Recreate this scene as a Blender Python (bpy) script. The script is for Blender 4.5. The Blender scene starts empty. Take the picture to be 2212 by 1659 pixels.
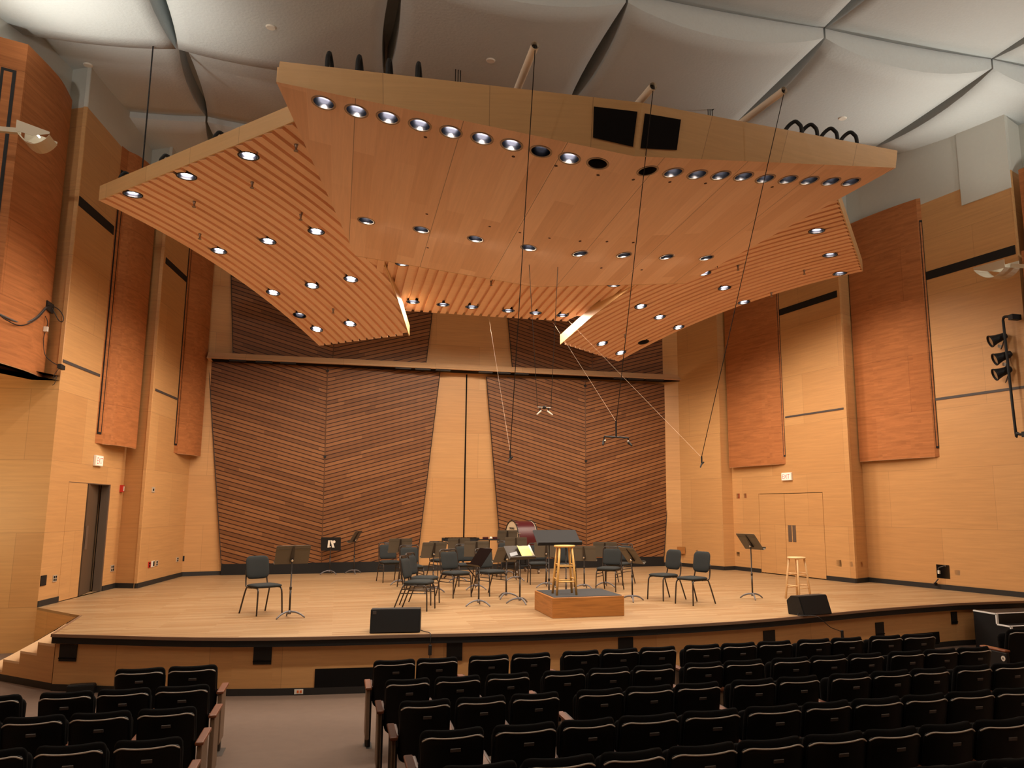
import bpy, bmesh, math, random
from mathutils import Vector, Matrix, geometry
random.seed(7)
S = bpy.context.scene
COL = S.collection
PI = math.pi
R = math.radians

# ------------------------------------------------------------------ camera, world, exposure
F_PX, CX, CY, H = 1700.0, 1206.0, 829.5, 1.62
PITCH, YAW = R(9.0), R(15.5)
cam_data = bpy.data.cameras.new('camera')
cam_data.sensor_width = 36.0
cam_data.lens = F_PX / 2212.0 * 36.0
cam_data.shift_x = -(CX - 1106.0) / 2212.0
cam_data.clip_start = 0.05
cam = bpy.data.objects.new('camera', cam_data)
cam.location = (0, 0, H)
cam.rotation_euler = (PI / 2 + PITCH, 0, -YAW)
COL.objects.link(cam)
S.camera = cam

W = bpy.data.worlds.new('world')
S.world = W
W.use_nodes = True
W.node_tree.nodes['Background'].inputs[0].default_value = (1.0, 0.86, 0.7, 1)
W.node_tree.nodes['Background'].inputs[1].default_value = 0.012

S.view_settings.view_transform = 'Standard'
S.view_settings.look = 'None'
S.view_settings.gamma = 1.0
S.view_settings.use_curve_mapping = False
S.view_settings.exposure = 0.88
S.cycles.use_denoising = True
S.cycles.max_bounces = 7
S.cycles.diffuse_bounces = 5
S.cycles.adaptive_threshold = 0.02
S.cycles.sample_clamp_indirect = 6.0

LAMP_COL = (1.0, 0.83, 0.64)
DOWN_W = 78.0           # each stage downlight
FRONT_W = 95.0           # each lamp of the front row
UP_W = 175.0             # each house uplight arm

# added fill: unseen soft lights over the audience, behind the photographer
for hx, hy in ((-3.5, -1.0), (3.5, -1.0), (10.0, -1.0)):
    ha = bpy.data.lights.new('house_fill', 'AREA')
    ha.shape = 'DISK'
    ha.size = 1.6
    ha.energy = 42.0
    ha.color = (1.0, 0.84, 0.62)
    hl = bpy.data.objects.new('house_fill', ha)
    hl.location = (hx, hy, 9.4)
    hl.rotation_euler = (R(38), 0, 0)
    COL.objects.link(hl)
# warm lamp of the side passage behind the left proscenium wall
pa = bpy.data.lights.new('passage_lamp', 'AREA')
pa.shape = 'DISK'
pa.size = .6
pa.energy = 42.0
pa.color = (1.0, 0.74, 0.38)
pl_ = bpy.data.objects.new('passage_lamp', pa)
pl_.location = (-7.3, 12.0, 1.5)
pl_.rotation_euler = (R(115), 0, R(-12))
COL.objects.link(pl_)
# added unseen fill pair aimed up, to brighten the middle of the ceiling
for hx in (-5.6, 12.2):
    ha = bpy.data.lights.new('ceiling_fill', 'AREA')
    ha.shape = 'DISK'
    ha.size = .5
    ha.energy = 190.0
    ha.color = (1.0, 0.93, 0.82)
    hl = bpy.data.objects.new('ceiling_fill', ha)
    hl.location = (hx, 3.0, 6.6)
    hl.rotation_euler = (PI - R(25), 0, 0)
    COL.objects.link(hl)


# ------------------------------------------------------------------ where a picture point lies on a known surface
FW = Vector((math.sin(YAW) * math.cos(PITCH), math.cos(YAW) * math.cos(PITCH), math.sin(PITCH)))
RT = Vector((math.cos(YAW), -math.sin(YAW), 0))
UP = RT.cross(FW)
EYE = Vector((0, 0, H))


def ray(px, py):
    return (FW * F_PX + RT * (px - CX) - UP * (py - CY)).normalized()


def at_z(px, py, z=0.0):
    d = ray(px, py)
    return EYE + d * ((z - H) / d.z)


def at_y(px, py, y):
    d = ray(px, py)
    return EYE + d * (y / d.y)


def at_plane(px, py, p, n):
    d = ray(px, py)
    return EYE + d * ((Vector(p) - EYE).dot(n) / d.dot(n))


def at_wall(px, py, A, B):
    n = Vector((-(B[1] - A[1]), B[0] - A[0], 0))
    return at_plane(px, py, (A[0], A[1], 0), n)


def z_over(px, py, P):
    d = ray(px, py)
    return H + d.z * math.hypot(P[0], P[1]) / math.hypot(d.x, d.y)


# ------------------------------------------------------------------ object helpers
def tag(o, label=None, cat=None, group=None, kind=None):
    if label: o['label'] = label
    if cat: o['category'] = cat
    if group: o['group'] = group
    if kind: o['kind'] = kind
    return o


def thing(name, label, cat, loc=(0, 0, 0), rotz=0.0, group=None):
    o = bpy.data.objects.new(name, None)
    o.empty_display_size = 0.1
    o.location = loc
    o.rotation_euler = (0, 0, rotz)
    COL.objects.link(o)
    return tag(o, label, cat, group)


def uvbox(bm):
    if bm.loops.layers.uv.active:
        return
    uv = bm.loops.layers.uv.new('UVMap')
    for f in bm.faces:
        n = f.normal
        if abs(n.z) < 0.75:
            t = Vector((-n.y, n.x, 0))
            t = t.normalized() if t.length > 1e-6 else Vector((1, 0, 0))
            if abs(t.x) >= abs(t.y):
                t = t if t.x > 0 else -t
            else:
                t = t if t.y > 0 else -t
            for l in f.loops:
                l[uv].uv = (l.vert.co.dot(t), l.vert.co.z)
        else:
            for l in f.loops:
                l[uv].uv = (l.vert.co.x, l.vert.co.y)


def obj(name, bm, m, parent=None, smooth=False, world=False):
    """one mesh object; world=True: the shape is given in world space and moved into its parent's space"""
    bmesh.ops.recalc_face_normals(bm, faces=bm.faces)
    bm.normal_update()
    uvbox(bm)
    if world and parent is not None:
        p = parent
        mt = Matrix.Identity(4)
        while p is not None:
            mt = Matrix.LocRotScale(p.location, p.rotation_euler, p.scale) @ mt
            p = p.parent
        bm.transform(mt.inverted())
    me = bpy.data.meshes.new(name)
    bm.to_mesh(me)
    bm.free()
    if smooth:
        for p in me.polygons:
            p.use_smooth = True
    me.materials.append(m)
    o = bpy.data.objects.new(name, me)
    COL.objects.link(o)
    if parent is not None:
        o.parent = parent
    return o


def struct(name, bm, m, parent=None, label=None, smooth=False):
    o = obj(name, bm, m, parent, smooth)
    if parent is None:
        o['kind'] = 'structure'
        if label: o['label'] = label
    return o


def dup(root, loc=None, rotz=None, label=None, group=None):
    r = root.copy()
    COL.objects.link(r)
    if loc is not None: r.location = loc
    if rotz is not None: r.rotation_euler = (0, 0, rotz)
    if label: r['label'] = label
    if group: r['group'] = group
    for ch in list(root.children):
        c = ch.copy()
        COL.objects.link(c)
        c.parent = r
        for g in list(ch.children):
            d = g.copy()
            COL.objects.link(d)
            d.parent = c
    return r


def B():
    return bmesh.new()


def box(bm, x0, x1, y0, y1, z0, z1, mt=None):
    v = [bm.verts.new(Vector(c)) for c in ((x0, y0, z0), (x1, y0, z0), (x1, y1, z0), (x0, y1, z0),
                                           (x0, y0, z1), (x1, y0, z1), (x1, y1, z1), (x0, y1, z1))]
    if mt is not None:
        for q in v: q.co = mt @ q.co
    for f in ((0, 3, 2, 1), (4, 5, 6, 7), (0, 1, 5, 4), (1, 2, 6, 5), (2, 3, 7, 6), (3, 0, 4, 7)):
        bm.faces.new([v[i] for i in f])
    return v


def rbox(bm, x0, x1, y0, y1, z0, z1, r=0.01, seg=2, mt=None):
    b = B()
    box(b, x0, x1, y0, y1, z0, z1)
    bmesh.ops.bevel(b, geom=list(b.edges), offset=r, segments=seg, affect='EDGES', profile=0.5)
    merge(bm, b, mt)


def merge(bm, b, mt=None):
    if mt is not None: b.transform(mt)
    me = bpy.data.meshes.new('tmp')
    b.to_mesh(me)
    b.free()
    bm.from_mesh(me)
    bpy.data.meshes.remove(me)


def hexa(bm, lo, hi):
    """solid between two matching polygons"""
    a = [bm.verts.new(Vector(p)) for p in lo]
    b = [bm.verts.new(Vector(p)) for p in hi]
    n = len(a)
    bm.faces.new(a[::-1])
    bm.faces.new(b)
    for i in range(n):
        j = (i + 1) % n
        bm.faces.new((a[i], a[j], b[j], b[i]))


def prism(bm, pts, z0, z1):
    hexa(bm, [(p[0], p[1], z0) for p in pts], [(p[0], p[1], z1) for p in pts])


def tube(bm, pts, r, sides=8, closed=False, cap=True):
    pts = [Vector(p) for p in pts]
    n = len(pts)
    rad = r if isinstance(r, (list, tuple)) else [r] * n
    rings = []
    prev = None
    for i, p in enumerate(pts):
        a = pts[(i - 1) % n] if (i > 0 or closed) else None
        c = pts[(i + 1) % n] if (i < n - 1 or closed) else None
        t = Vector()
        if a is not None: t += (p - a).normalized()
        if c is not None: t += (c - p).normalized()
        if t.length < 1e-6: t = (c - p) if c is not None else Vector((0, 0, 1))
        t.normalize()
        if prev is None:
            u = t.orthogonal().normalized()
        else:
            u = prev - t * prev.dot(t)
            u = u.normalized() if u.length > 1e-6 else t.orthogonal().normalized()
        prev = u
        w = t.cross(u)
        rings.append([bm.verts.new(p + (u * math.cos(2 * PI * k / sides) + w * math.sin(2 * PI * k / sides)) * rad[i])
                      for k in range(sides)])
    m = n if closed else n - 1
    for i in range(m):
        q, s = rings[i], rings[(i + 1) % n]
        for k in range(sides):
            k2 = (k + 1) % sides
            bm.faces.new((q[k], q[k2], s[k2], s[k]))
    if cap and not closed:
        bm.faces.new(rings[0][::-1])
        bm.faces.new(rings[-1])


def lathe(bm, prof, seg=24, mt=None, close=True):
    """prof: list of (radius, z) turned about z"""
    rings = []
    for r, z in prof:
        if r < 1e-6:
            rings.append([bm.verts.new(Vector((0, 0, z)))])
        else:
            rings.append([bm.verts.new(Vector((r * math.cos(2 * PI * k / seg), r * math.sin(2 * PI * k / seg), z))) for k in range(seg)])
    for a, b in zip(rings, rings[1:]):
        for k in range(seg):
            k2 = (k + 1) % seg
            if len(a) == 1 and len(b) == 1: continue
            if len(a) == 1: bm.faces.new((a[0], b[k2], b[k]))
            elif len(b) == 1: bm.faces.new((a[k], a[k2], b[0]))
            else: bm.faces.new((a[k], a[k2], b[k2], b[k]))
    if mt is not None:
        for ring in rings:
            for v in ring: v.co = mt @ v.co


def arc(c, r, a0, a1, n, ax=Vector((1, 0, 0)), ay=Vector((0, 0, 1))):
    c = Vector(c)
    return [c + ax * r * math.cos(a0 + (a1 - a0) * i / n) + ay * r * math.sin(a0 + (a1 - a0) * i / n) for i in range(n + 1)]


def smoothpath(pts, n=6):
    """Catmull-Rom through the points"""
    P = [Vector(p) for p in pts]
    P = [P[0] * 2 - P[1]] + P + [P[-1] * 2 - P[-2]]
    out = []
    for i in range(1, len(P) - 2):
        a, b, c, d = P[i - 1:i + 3]
        for k in range(n):
            t = k / n
            out.append(0.5 * (2 * b + (c - a) * t + (2 * a - 5 * b + 4 * c - d) * t * t + (3 * b - a - 3 * c + d) * t ** 3))
    out.append(P[-2])
    return out


def pad(bm, w, h, t, curve=0.0, nx=12, nz=10, r=0.07, power=6.0, mt=None, bulge=1.0):
    """upholstered cushion: rounded rectangle w x h in local x,z, thickness t along y, bowed forward (+y) at its ends"""
    def spread(n):
        return [math.sin((i / n - 0.5) * PI) for i in range(n + 1)]
    front, back = [], []
    for j, b in enumerate(spread(nz)):
        fr, bk = [], []
        for i, a in enumerate(spread(nx)):
            x, z = a * w / 2, b * h / 2
            ex, ez = abs(x) - (w / 2 - r), abs(z) - (h / 2 - r)
            if ex > 0 and ez > 0:
                L = math.hypot(ex, ez)
                m = max(ex, ez)
                if L > 1e-6:
                    k = m / L
                    x = math.copysign(w / 2 - r + ex * k, x)
                    z = math.copysign(h / 2 - r + ez * k, z)
            p = (max(0, 1 - abs(a) ** power) * max(0, 1 - abs(b) ** power)) ** 0.5
            y = curve * (2 * x / w) ** 2
            edge = (i in (0, nx)) or (j in (0, nz))
            v1 = bm.verts.new(Vector((x, y + t / 2 * p * bulge, z + h / 2)))
            v2 = v1 if edge else bm.verts.new(Vector((x, y - t / 2 * p, z + h / 2)))
            fr.append(v1)
            bk.append(v2)
        front.append(fr)
        back.append(bk)
    for j in range(nz):
        for i in range(nx):
            for g, rev in ((front, False), (back, True)):
                q = (g[j][i], g[j][i + 1], g[j + 1][i + 1], g[j + 1][i])
                if len(set(q)) == 4:
                    try: bm.faces.new(q[::-1] if rev else q)
                    except ValueError: pass
    if mt is not None:
        for row in front + back:
            pass
        bmesh.ops.transform(bm, matrix=mt, verts=list({v for row in front + back for v in row}))


def text_mesh(s, size, depth=0.002, align='CENTER'):
    cu = bpy.data.curves.new('letters', 'FONT')
    cu.body = s
    cu.size = size
    cu.extrude = depth
    cu.align_x = align
    cu.align_y = 'CENTER'
    o = bpy.data.objects.new('letters', cu)
    COL.objects.link(o)
    dg = bpy.context.evaluated_depsgraph_get()
    me = bpy.data.meshes.new_from_object(o.evaluated_get(dg))
    bpy.data.objects.remove(o)
    bpy.data.curves.remove(cu)
    b = B()
    b.from_mesh(me)
    bpy.data.meshes.remove(me)
    return b


def cut(o, cutters):
    """bore round holes: cutters = list of (matrix, radius, half height)"""
    b = B()
    for mt, r, hh in cutters:
        bmesh.ops.create_cone(b, cap_ends=True, segments=28, radius1=r, radius2=r, depth=2 * hh, matrix=mt)
    me = bpy.data.meshes.new('bore')
    b.to_mesh(me)
    b.free()
    co = bpy.data.objects.new('bore', me)
    COL.objects.link(co)
    pw = o.parent
    if pw is not None:
        co.parent = pw
    md = o.modifiers.new('bore', 'BOOLEAN')
    md.operation = 'DIFFERENCE'
    md.solver = 'EXACT'
    md.object = co
    bpy.context.view_layer.update()
    dg = bpy.context.evaluated_depsgraph_get()
    nm = bpy.data.meshes.new_from_object(o.evaluated_get(dg))
    o.modifiers.clear()
    old = o.data
    nm.name = old.name
    o.data = nm
    bpy.data.meshes.remove(old)
    bpy.data.objects.remove(co)
    bpy.data.meshes.remove(me)


ORD = ['', 'first', 'second', 'third', 'fourth', 'fifth', 'sixth', 'seventh', 'eighth', 'ninth', 'tenth', 'eleventh', 'twelfth', 'thirteenth', 'fourteenth', 'fifteenth', 'sixteenth']


# ------------------------------------------------------------------ materials
def base_mat(name):
    m = bpy.data.materials.new(name)
    m.use_nodes = True
    return m, m.node_tree.nodes, m.node_tree.links, m.node_tree.nodes['Principled BSDF']


def mat(name, col, rough=0.5, metal=0.0, spec=0.5, noise=0.0, scale=30.0, bump=0.0):
    m, N, L, P = base_mat(name)
    P.inputs['Base Color'].default_value = (*col, 1)
    P.inputs['Roughness'].default_value = rough
    P.inputs['Metallic'].default_value = metal
    P.inputs['Specular IOR Level'].default_value = spec
    if noise or bump:
        tc = N.new('ShaderNodeTexCoord')
        nt = N.new('ShaderNodeTexNoise')
        nt.inputs['Scale'].default_value = scale
        nt.inputs['Detail'].default_value = 4
        L.new(tc.outputs['Object'], nt.inputs['Vector'])
        if noise:
            mr = N.new('ShaderNodeMapRange')
            mr.inputs[3].default_value = 1 - noise
            mr.inputs[4].default_value = 1 + noise
            L.new(nt.outputs['Fac'], mr.inputs[0])
            mx = N.new('ShaderNodeMix')
            mx.data_type = 'RGBA'
            mx.blend_type = 'MULTIPLY'
            mx.inputs[0].default_value = 1
            mx.inputs[6].default_value = (*col, 1)
            L.new(mr.outputs[0], mx.inputs[7])
            L.new(mx.outputs[2], P.inputs['Base Color'])
        if bump:
            bp = N.new('ShaderNodeBump')
            bp.inputs['Strength'].default_value = bump
            bp.inputs['Distance'].default_value = 0.02
            L.new(nt.outputs['Fac'], bp.inputs['Height'])
            L.new(bp.outputs['Normal'], P.inputs['Normal'])
    return m


def wood(name, col, bw=2.44, bh=1.22, var=0.05, mortar=0.004, mcol=None, grain=0.10, gs=(0.5, 11.0), rough=0.45, swap=False, spec=0.4, offset=0.5, seam=None):
    """sheets or strips of wood laid along u, with grain; u,v in metres"""
    m, N, L, P = base_mat(name)
    P.inputs['Roughness'].default_value = rough
    P.inputs['Specular IOR Level'].default_value = spec
    uv = N.new('ShaderNodeUVMap')
    vec = uv.outputs[0]
    if swap:
        sp = N.new('ShaderNodeSeparateXYZ')
        cb = N.new('ShaderNodeCombineXYZ')
        L.new(vec, sp.inputs[0])
        L.new(sp.outputs[1], cb.inputs[0])
        L.new(sp.outputs[0], cb.inputs[1])
        vec = cb.outputs[0]
    br = N.new('ShaderNodeTexBrick')
    br.offset = offset
    br.inputs['Scale'].default_value = 1.0
    br.inputs['Mortar Size'].default_value = mortar
    br.inputs['Mortar Smooth'].default_value = 0.2
    br.inputs['Bias'].default_value = 0.0
    br.inputs['Brick Width'].default_value = bw
    br.inputs['Row Height'].default_value = bh
    lo = tuple(c * (1 - var * (1 + 0.5 * i)) for i, c in enumerate(col))
    hi = tuple(min(1, c * (1 + var * (1 + 0.5 * i))) for i, c in enumerate(col))
    mc = mcol or tuple(c * 0.55 for c in col)
    br.inputs['Color1'].default_value = (*lo, 1)
    br.inputs['Color2'].default_value = (*hi, 1)
    br.inputs['Mortar'].default_value = (*mc, 1)
    L.new(vec, br.inputs['Vector'])
    mp = N.new('ShaderNodeMapping')
    mp.inputs['Scale'].default_value = (gs[0], gs[1], 1)
    L.new(vec, mp.inputs['Vector'])
    nt = N.new('ShaderNodeTexNoise')
    nt.inputs['Scale'].default_value = 2.0
    nt.inputs['Detail'].default_value = 6
    nt.inputs['Roughness'].default_value = 0.65
    nt.inputs['Distortion'].default_value = 0.6
    L.new(mp.outputs[0], nt.inputs['Vector'])
    mr = N.new('ShaderNodeMapRange')
    mr.inputs[1].default_value = 0.3
    mr.inputs[2].default_value = 0.7
    mr.inputs[3].default_value = 1 - grain
    mr.inputs[4].default_value = 1 + grain
    L.new(nt.outputs['Fac'], mr.inputs[0])
    mx = N.new('ShaderNodeMix')
    mx.data_type = 'RGBA'
    mx.blend_type = 'MULTIPLY'
    mx.inputs[0].default_value = 1
    col_out = br.outputs['Color']
    if seam:
        s2 = N.new('ShaderNodeSeparateXYZ')
        L.new(vec, s2.inputs[0])
        dv = N.new('ShaderNodeMath'); dv.operation = 'DIVIDE'; dv.inputs[1].default_value = seam
        L.new(s2.outputs[1], dv.inputs[0])
        fr = N.new('ShaderNodeMath'); fr.operation = 'FRACT'
        L.new(dv.outputs[0], fr.inputs[0])
        lt = N.new('ShaderNodeMath'); lt.operation = 'LESS_THAN'; lt.inputs[1].default_value = .009 / seam
        L.new(fr.outputs[0], lt.inputs[0])
        m3 = N.new('ShaderNodeMix'); m3.data_type = 'RGBA'
        L.new(lt.outputs[0], m3.inputs[0])
        L.new(col_out, m3.inputs[6])
        m3.inputs[7].default_value = (*(c * .45 for c in col), 1)
        col_out = m3.outputs[2]
    L.new(col_out, mx.inputs[6])
    L.new(mr.outputs[0], mx.inputs[7])
    L.new(mx.outputs[2], P.inputs['Base Color'])
    return m


def chevron_mat(name, slope=0.285, pitch=0.102):
    m, N, L, P = base_mat(name)
    P.inputs['Roughness'].default_value = 0.5
    P.inputs['Specular IOR Level'].default_value = 0.3
    uv = N.new('ShaderNodeUVMap')
    sp = N.new('ShaderNodeSeparateXYZ')
    L.new(uv.outputs[0], sp.inputs[0])

    def M(op, a, b=None, c=None):
        n = N.new('ShaderNodeMath')
        n.operation = op
        for i, x in enumerate((a, b, c)):
            if x is None: continue
            if isinstance(x, (int, float)): n.inputs[i].default_value = x
            else: L.new(x, n.inputs[i])
        return n.outputs[0]
    u, v = sp.outputs[0], sp.outputs[1]
    au = M('ABSOLUTE', u)
    w = M('SUBTRACT', v, M('MULTIPLY', au, slope))
    q = M('DIVIDE', w, pitch)
    idx = M('FLOOR', q)
    f = M('SUBTRACT', q, idx)
    side = M('MULTIPLY', M('GREATER_THAN', u, 0.0), 517.0)
    row = M('ADD', idx, side)
    w1 = N.new('ShaderNodeTexWhiteNoise')
    w1.noise_dimensions = '1D'
    L.new(row, w1.inputs['W'])
    seg = M('FLOOR', M('ADD', M('DIVIDE', au, 1.35), M('MULTIPLY', w1.outputs[0], 9.0)))
    w2 = N.new('ShaderNodeTexWhiteNoise')
    w2.noise_dimensions = '2D'
    cb = N.new('ShaderNodeCombineXYZ')
    L.new(row, cb.inputs[0])
    L.new(seg, cb.inputs[1])
    L.new(cb.outputs[0], w2.inputs['Vector'])
    cr = N.new('ShaderNodeValToRGB')
    cr.color_ramp.elements[0].color = (0.165, 0.066, 0.023, 1)
    cr.color_ramp.elements[1].color = (0.27, 0.116, 0.043, 1)
    e = cr.color_ramp.elements.new(0.5)
    e.color = (0.215, 0.087, 0.030, 1)
    L.new(w2.outputs[0], cr.inputs[0])
    # grain along the board
    cb2 = N.new('ShaderNodeCombineXYZ')
    L.new(M('MULTIPLY', au, 1.2), cb2.inputs[0])
    L.new(M('MULTIPLY', w, 45.0), cb2.inputs[1])
    L.new(row, cb2.inputs[2])
    nt = N.new('ShaderNodeTexNoise')
    nt.inputs['Scale'].default_value = 1.5
    nt.inputs['Detail'].default_value = 4
    L.new(cb2.outputs[0], nt.inputs['Vector'])
    mr = N.new('ShaderNodeMapRange')
    mr.inputs[3].default_value = 0.78
    mr.inputs[4].default_value = 1.22
    L.new(nt.outputs['Fac'], mr.inputs[0])
    mx = N.new('ShaderNodeMix')
    mx.data_type = 'RGBA'
    mx.blend_type = 'MULTIPLY'
    mx.inputs[0].default_value = 1
    L.new(cr.outputs[0], mx.inputs[6])
    L.new(mr.outputs[0], mx.inputs[7])
    gap = M('LESS_THAN', f, 0.21)
    mx2 = N.new('ShaderNodeMix')
    mx2.data_type = 'RGBA'
    L.new(gap, mx2.inputs[0])
    L.new(mx.outputs[2], mx2.inputs[6])
    mx2.inputs[7].default_value = (0.03, 0.009, 0.005, 1)
    L.new(mx2.outputs[2], P.inputs['Base Color'])
    bp = N.new('ShaderNodeBump')
    bp.inputs['Strength'].default_value = 0.6
    bp.inputs['Distance'].default_value = 0.012
    L.new(M('SUBTRACT', 1.0, gap), bp.inputs['Height'])
    L.new(bp.outputs['Normal'], P.inputs['Normal'])
    return m


def emit(name, col, strength):
    m, N, L, P = base_mat(name)
    P.inputs['Base Color'].default_value = (*col, 1)
    P.inputs['Emission Color'].default_value = (*col, 1)
    P.inputs['Emission Strength'].default_value = strength
    return m


M_PLY = wood('maple_plywood', (0.565, 0.308, 0.124), var=0.05, mcol=(0.40, 0.22, 0.09), grain=0.09)
M_CHERRY = wood('cherry_veneer', (0.40, 0.152, 0.055), bw=5.0, bh=1.22, var=0.06, mortar=0.003, grain=0.22, gs=(0.35, 9.0), rough=0.6, spec=.1)
M_CANOPY = wood('canopy_maple', (0.88, 0.605, 0.435), bw=2.2, bh=0.27, var=0.08, mortar=0.0, grain=0.06, swap=True, rough=0.5, seam=1.22)
M_SLAT = wood('slat_maple', (0.88, 0.595, 0.415), bw=2.6, bh=0.4, var=0.04, mortar=0.0, grain=0.06, rough=0.5)
M_FASCIA = wood('canopy_edge_maple', (0.60, 0.385, 0.185), bw=1.15, bh=40.0, var=0.04, mortar=0.004, grain=0.06, offset=0.0)
M_CHEV = chevron_mat('slanted_cedar_boards')
M_STAGE = wood('maple_strip_floor', (0.352, 0.224, 0.116), bw=1.15, bh=0.078, var=0.15, mortar=0.0012, mcol=(0.42, 0.26, 0.13), grain=0.05, gs=(0.8, 30), rough=0.42, offset=0.37, spec=0.3)
M_STEP = wood('maple_step', (0.74, 0.52, 0.32), bw=3.0, bh=0.4, var=0.03, mortar=0.0, grain=0.05)
M_PODIUM = wood('podium_oak', (0.36, 0.145, 0.035), bw=4.0, bh=2.0, var=0.02, mortar=0.0, grain=0.28, gs=(0.8, 16), rough=0.45)
M_STOOLY = wood('varnished_pine', (0.70, 0.42, 0.135), bw=9, bh=9, var=0.0, mortar=0.0, grain=0.10, gs=(6, 6), rough=0.35)
M_STOOLW = wood('pale_pine', (0.78, 0.52, 0.27), bw=9, bh=9, var=0.0, mortar=0.0, grain=0.10, gs=(6, 6), rough=0.4)
M_PLASTER = mat('white_textured_plaster', (0.57, 0.615, 0.625), rough=0.9, noise=0.04, scale=22, bump=0.35)
M_PLASTERW = mat('painted_plaster', (0.55, 0.56, 0.52), rough=0.9, noise=0.03, scale=14, bump=0.1)
M_AUD = mat('brown_floor_covering', (0.165, 0.113, 0.086), rough=0.85, noise=0.10, scale=9, bump=0.05)
M_BLACK = mat('black_paint', (0.008, 0.008, 0.009), rough=0.55, spec=.35)
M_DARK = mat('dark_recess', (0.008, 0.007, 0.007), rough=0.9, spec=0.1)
M_BASE = mat('black_rubber_base', (0.016, 0.015, 0.015), rough=0.6)
M_SLOT = mat('dark_channel', (0.06, 0.05, 0.05), rough=0.6)
M_NOSE = mat('brown_metal_nosing', (0.30, 0.20, 0.14), rough=0.35, metal=0.5)
M_FAB = mat('black_upholstery', (0.018, 0.019, 0.021), rough=0.95, noise=0.25, scale=180, spec=0.2)
M_FABG = mat('charcoal_upholstery', (0.030, 0.034, 0.036), rough=0.95, noise=0.25, scale=200, spec=0.2)
M_SEATP = mat('black_plastic_shell', (0.004, 0.004, 0.004), rough=0.45, spec=0.2)
M_SEATF = mat('black_seat_fabric', (0.004, 0.0035, 0.0035), rough=0.9, noise=0.3, scale=150, spec=0.12)
M_LEG = mat('black_tube_steel', (0.022, 0.015, 0.013), rough=0.35, spec=0.6)
M_STAND = mat('grey_brown_enamel', (0.105, 0.09, 0.07), rough=0.5, spec=0.5)
M_STANDB = mat('black_enamel_pole', (0.02, 0.015, 0.013), rough=0.35)
M_STANDG = mat('grey_cast_base', (0.16, 0.155, 0.17), rough=0.4, metal=0.3)
M_CHROME = mat('chrome', (0.75, 0.73, 0.70), rough=0.18, metal=1.0)
M_STEEL = mat('brushed_steel', (0.30, 0.25, 0.21), rough=0.4, metal=0.8)
M_PLATEL = mat('satin_socket_plate', (0.50, 0.42, 0.33), rough=0.4)
M_GREY = mat('grey_carpet_top', (0.035, 0.037, 0.042), rough=0.95, noise=0.3, scale=120)
M_CREAM = mat('cream_drum_head', (0.80, 0.70, 0.52), rough=0.6)
M_MAROON = mat('maroon_lacquer', (0.075, 0.008, 0.012), rough=0.35)
M_RED = mat('red_plastic', (0.5, 0.02, 0.015), rough=0.4)
M_WHITE = mat('white_plastic', (0.82, 0.78, 0.70), rough=0.5)
M_PAPER = mat('yellow_page', (0.85, 0.72, 0.30), rough=0.7)
M_PAPERE = mat('cream_page_edge', (0.85, 0.80, 0.62), rough=0.7)
M_LAMPARM = mat('beige_painted_steel', (0.62, 0.56, 0.44), rough=0.5)
M_TUBE = mat('pale_cardboard_tube', (0.88, 0.80, 0.68), rough=0.6)
M_REFL = mat('polished_reflector', (0.10, 0.10, 0.115), rough=0.22, metal=1.0)
M_CAN = mat('dark_can', (0.03, 0.024, 0.02), rough=0.5)
M_LAMP = emit('lit_lamp', (1.0, 0.95, 0.98), 14.0)
M_DIM = emit('dim_glow', (0.9, 0.9, 1.0), 0.9)
M_EXITF = emit('exit_face', (0.85, 0.72, 0.55), 0.35)
M_EXITR = emit('exit_letters', (0.70, 0.015, 0.03), 0.7)
M_CABLE = mat('black_cable', (0.01, 0.008, 0.008), rough=0.6)
M_STRING = mat('pale_tie_line', (0.50, 0.36, 0.26), rough=0.6)
M_GREYC = mat('grey_cable', (0.10, 0.095, 0.095), rough=0.5)
M_ARM = mat('stained_armrest', (0.22, 0.065, 0.022), rough=0.4)
M_ARMD = mat('dark_armrest', (0.055, 0.018, 0.012), rough=0.4)
M_AISLE = mat('tan_end_panel', (0.20, 0.13, 0.085), rough=0.6, noise=0.1, scale=20)
M_PLATE = mat('grey_number_plate', (0.10, 0.085, 0.08), rough=0.4, metal=0.4)
M_TAPE = mat('white_edge_tape', (0.85, 0.85, 0.85), rough=0.5)
M_GRILLE = mat('black_steel_grille', (0.006, 0.006, 0.007), rough=0.6, spec=.3, noise=0.4, scale=260)
M_BROWNSCR = mat('dark_gloss_desk', (0.008, 0.005, 0.005), rough=0.28, spec=.05)
M_FOOT = mat('dusty_foot_plate', (0.06, 0.048, 0.04), rough=0.7)
M_LEDGE = wood('ledge_maple', (0.66, 0.40, 0.22), bw=2.4, bh=3.0, var=0.04, mortar=0.003, grain=0.06, offset=0.0)
M_CURT = mat('black_curtain', (0.01, 0.012, 0.014), rough=0.9)

# ================================================================== SETTING
AX = 3.25                                  # the hall's axis
FE = smoothpath([(-3.52, 12.04, 0), (-1.23, 11.10, 0), (1.3, 10.71, 0), (3.02, 10.56, 0), (5.73, 10.72, 0), (8.63, 11.42, 0), (10.45, 11.72, 0)], 5)
FE = [(p.x, p.y) for p in FE] + [(11.84, 11.69), (15.0, 11.6)]
E1, E0 = (-3.72, 13.97), (-4.74, 15.32)
FLOOR_Z = -0.72

bm = B()
prism(bm, FE + [(15.0, 22.2), (-7.5, 22.2), (-7.5, 16.6), (-5.3, 16.1), E0, E1], -0.04, 0.0)
struct('stage_floor', bm, M_STAGE, label='pale maple strip stage floor')


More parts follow.
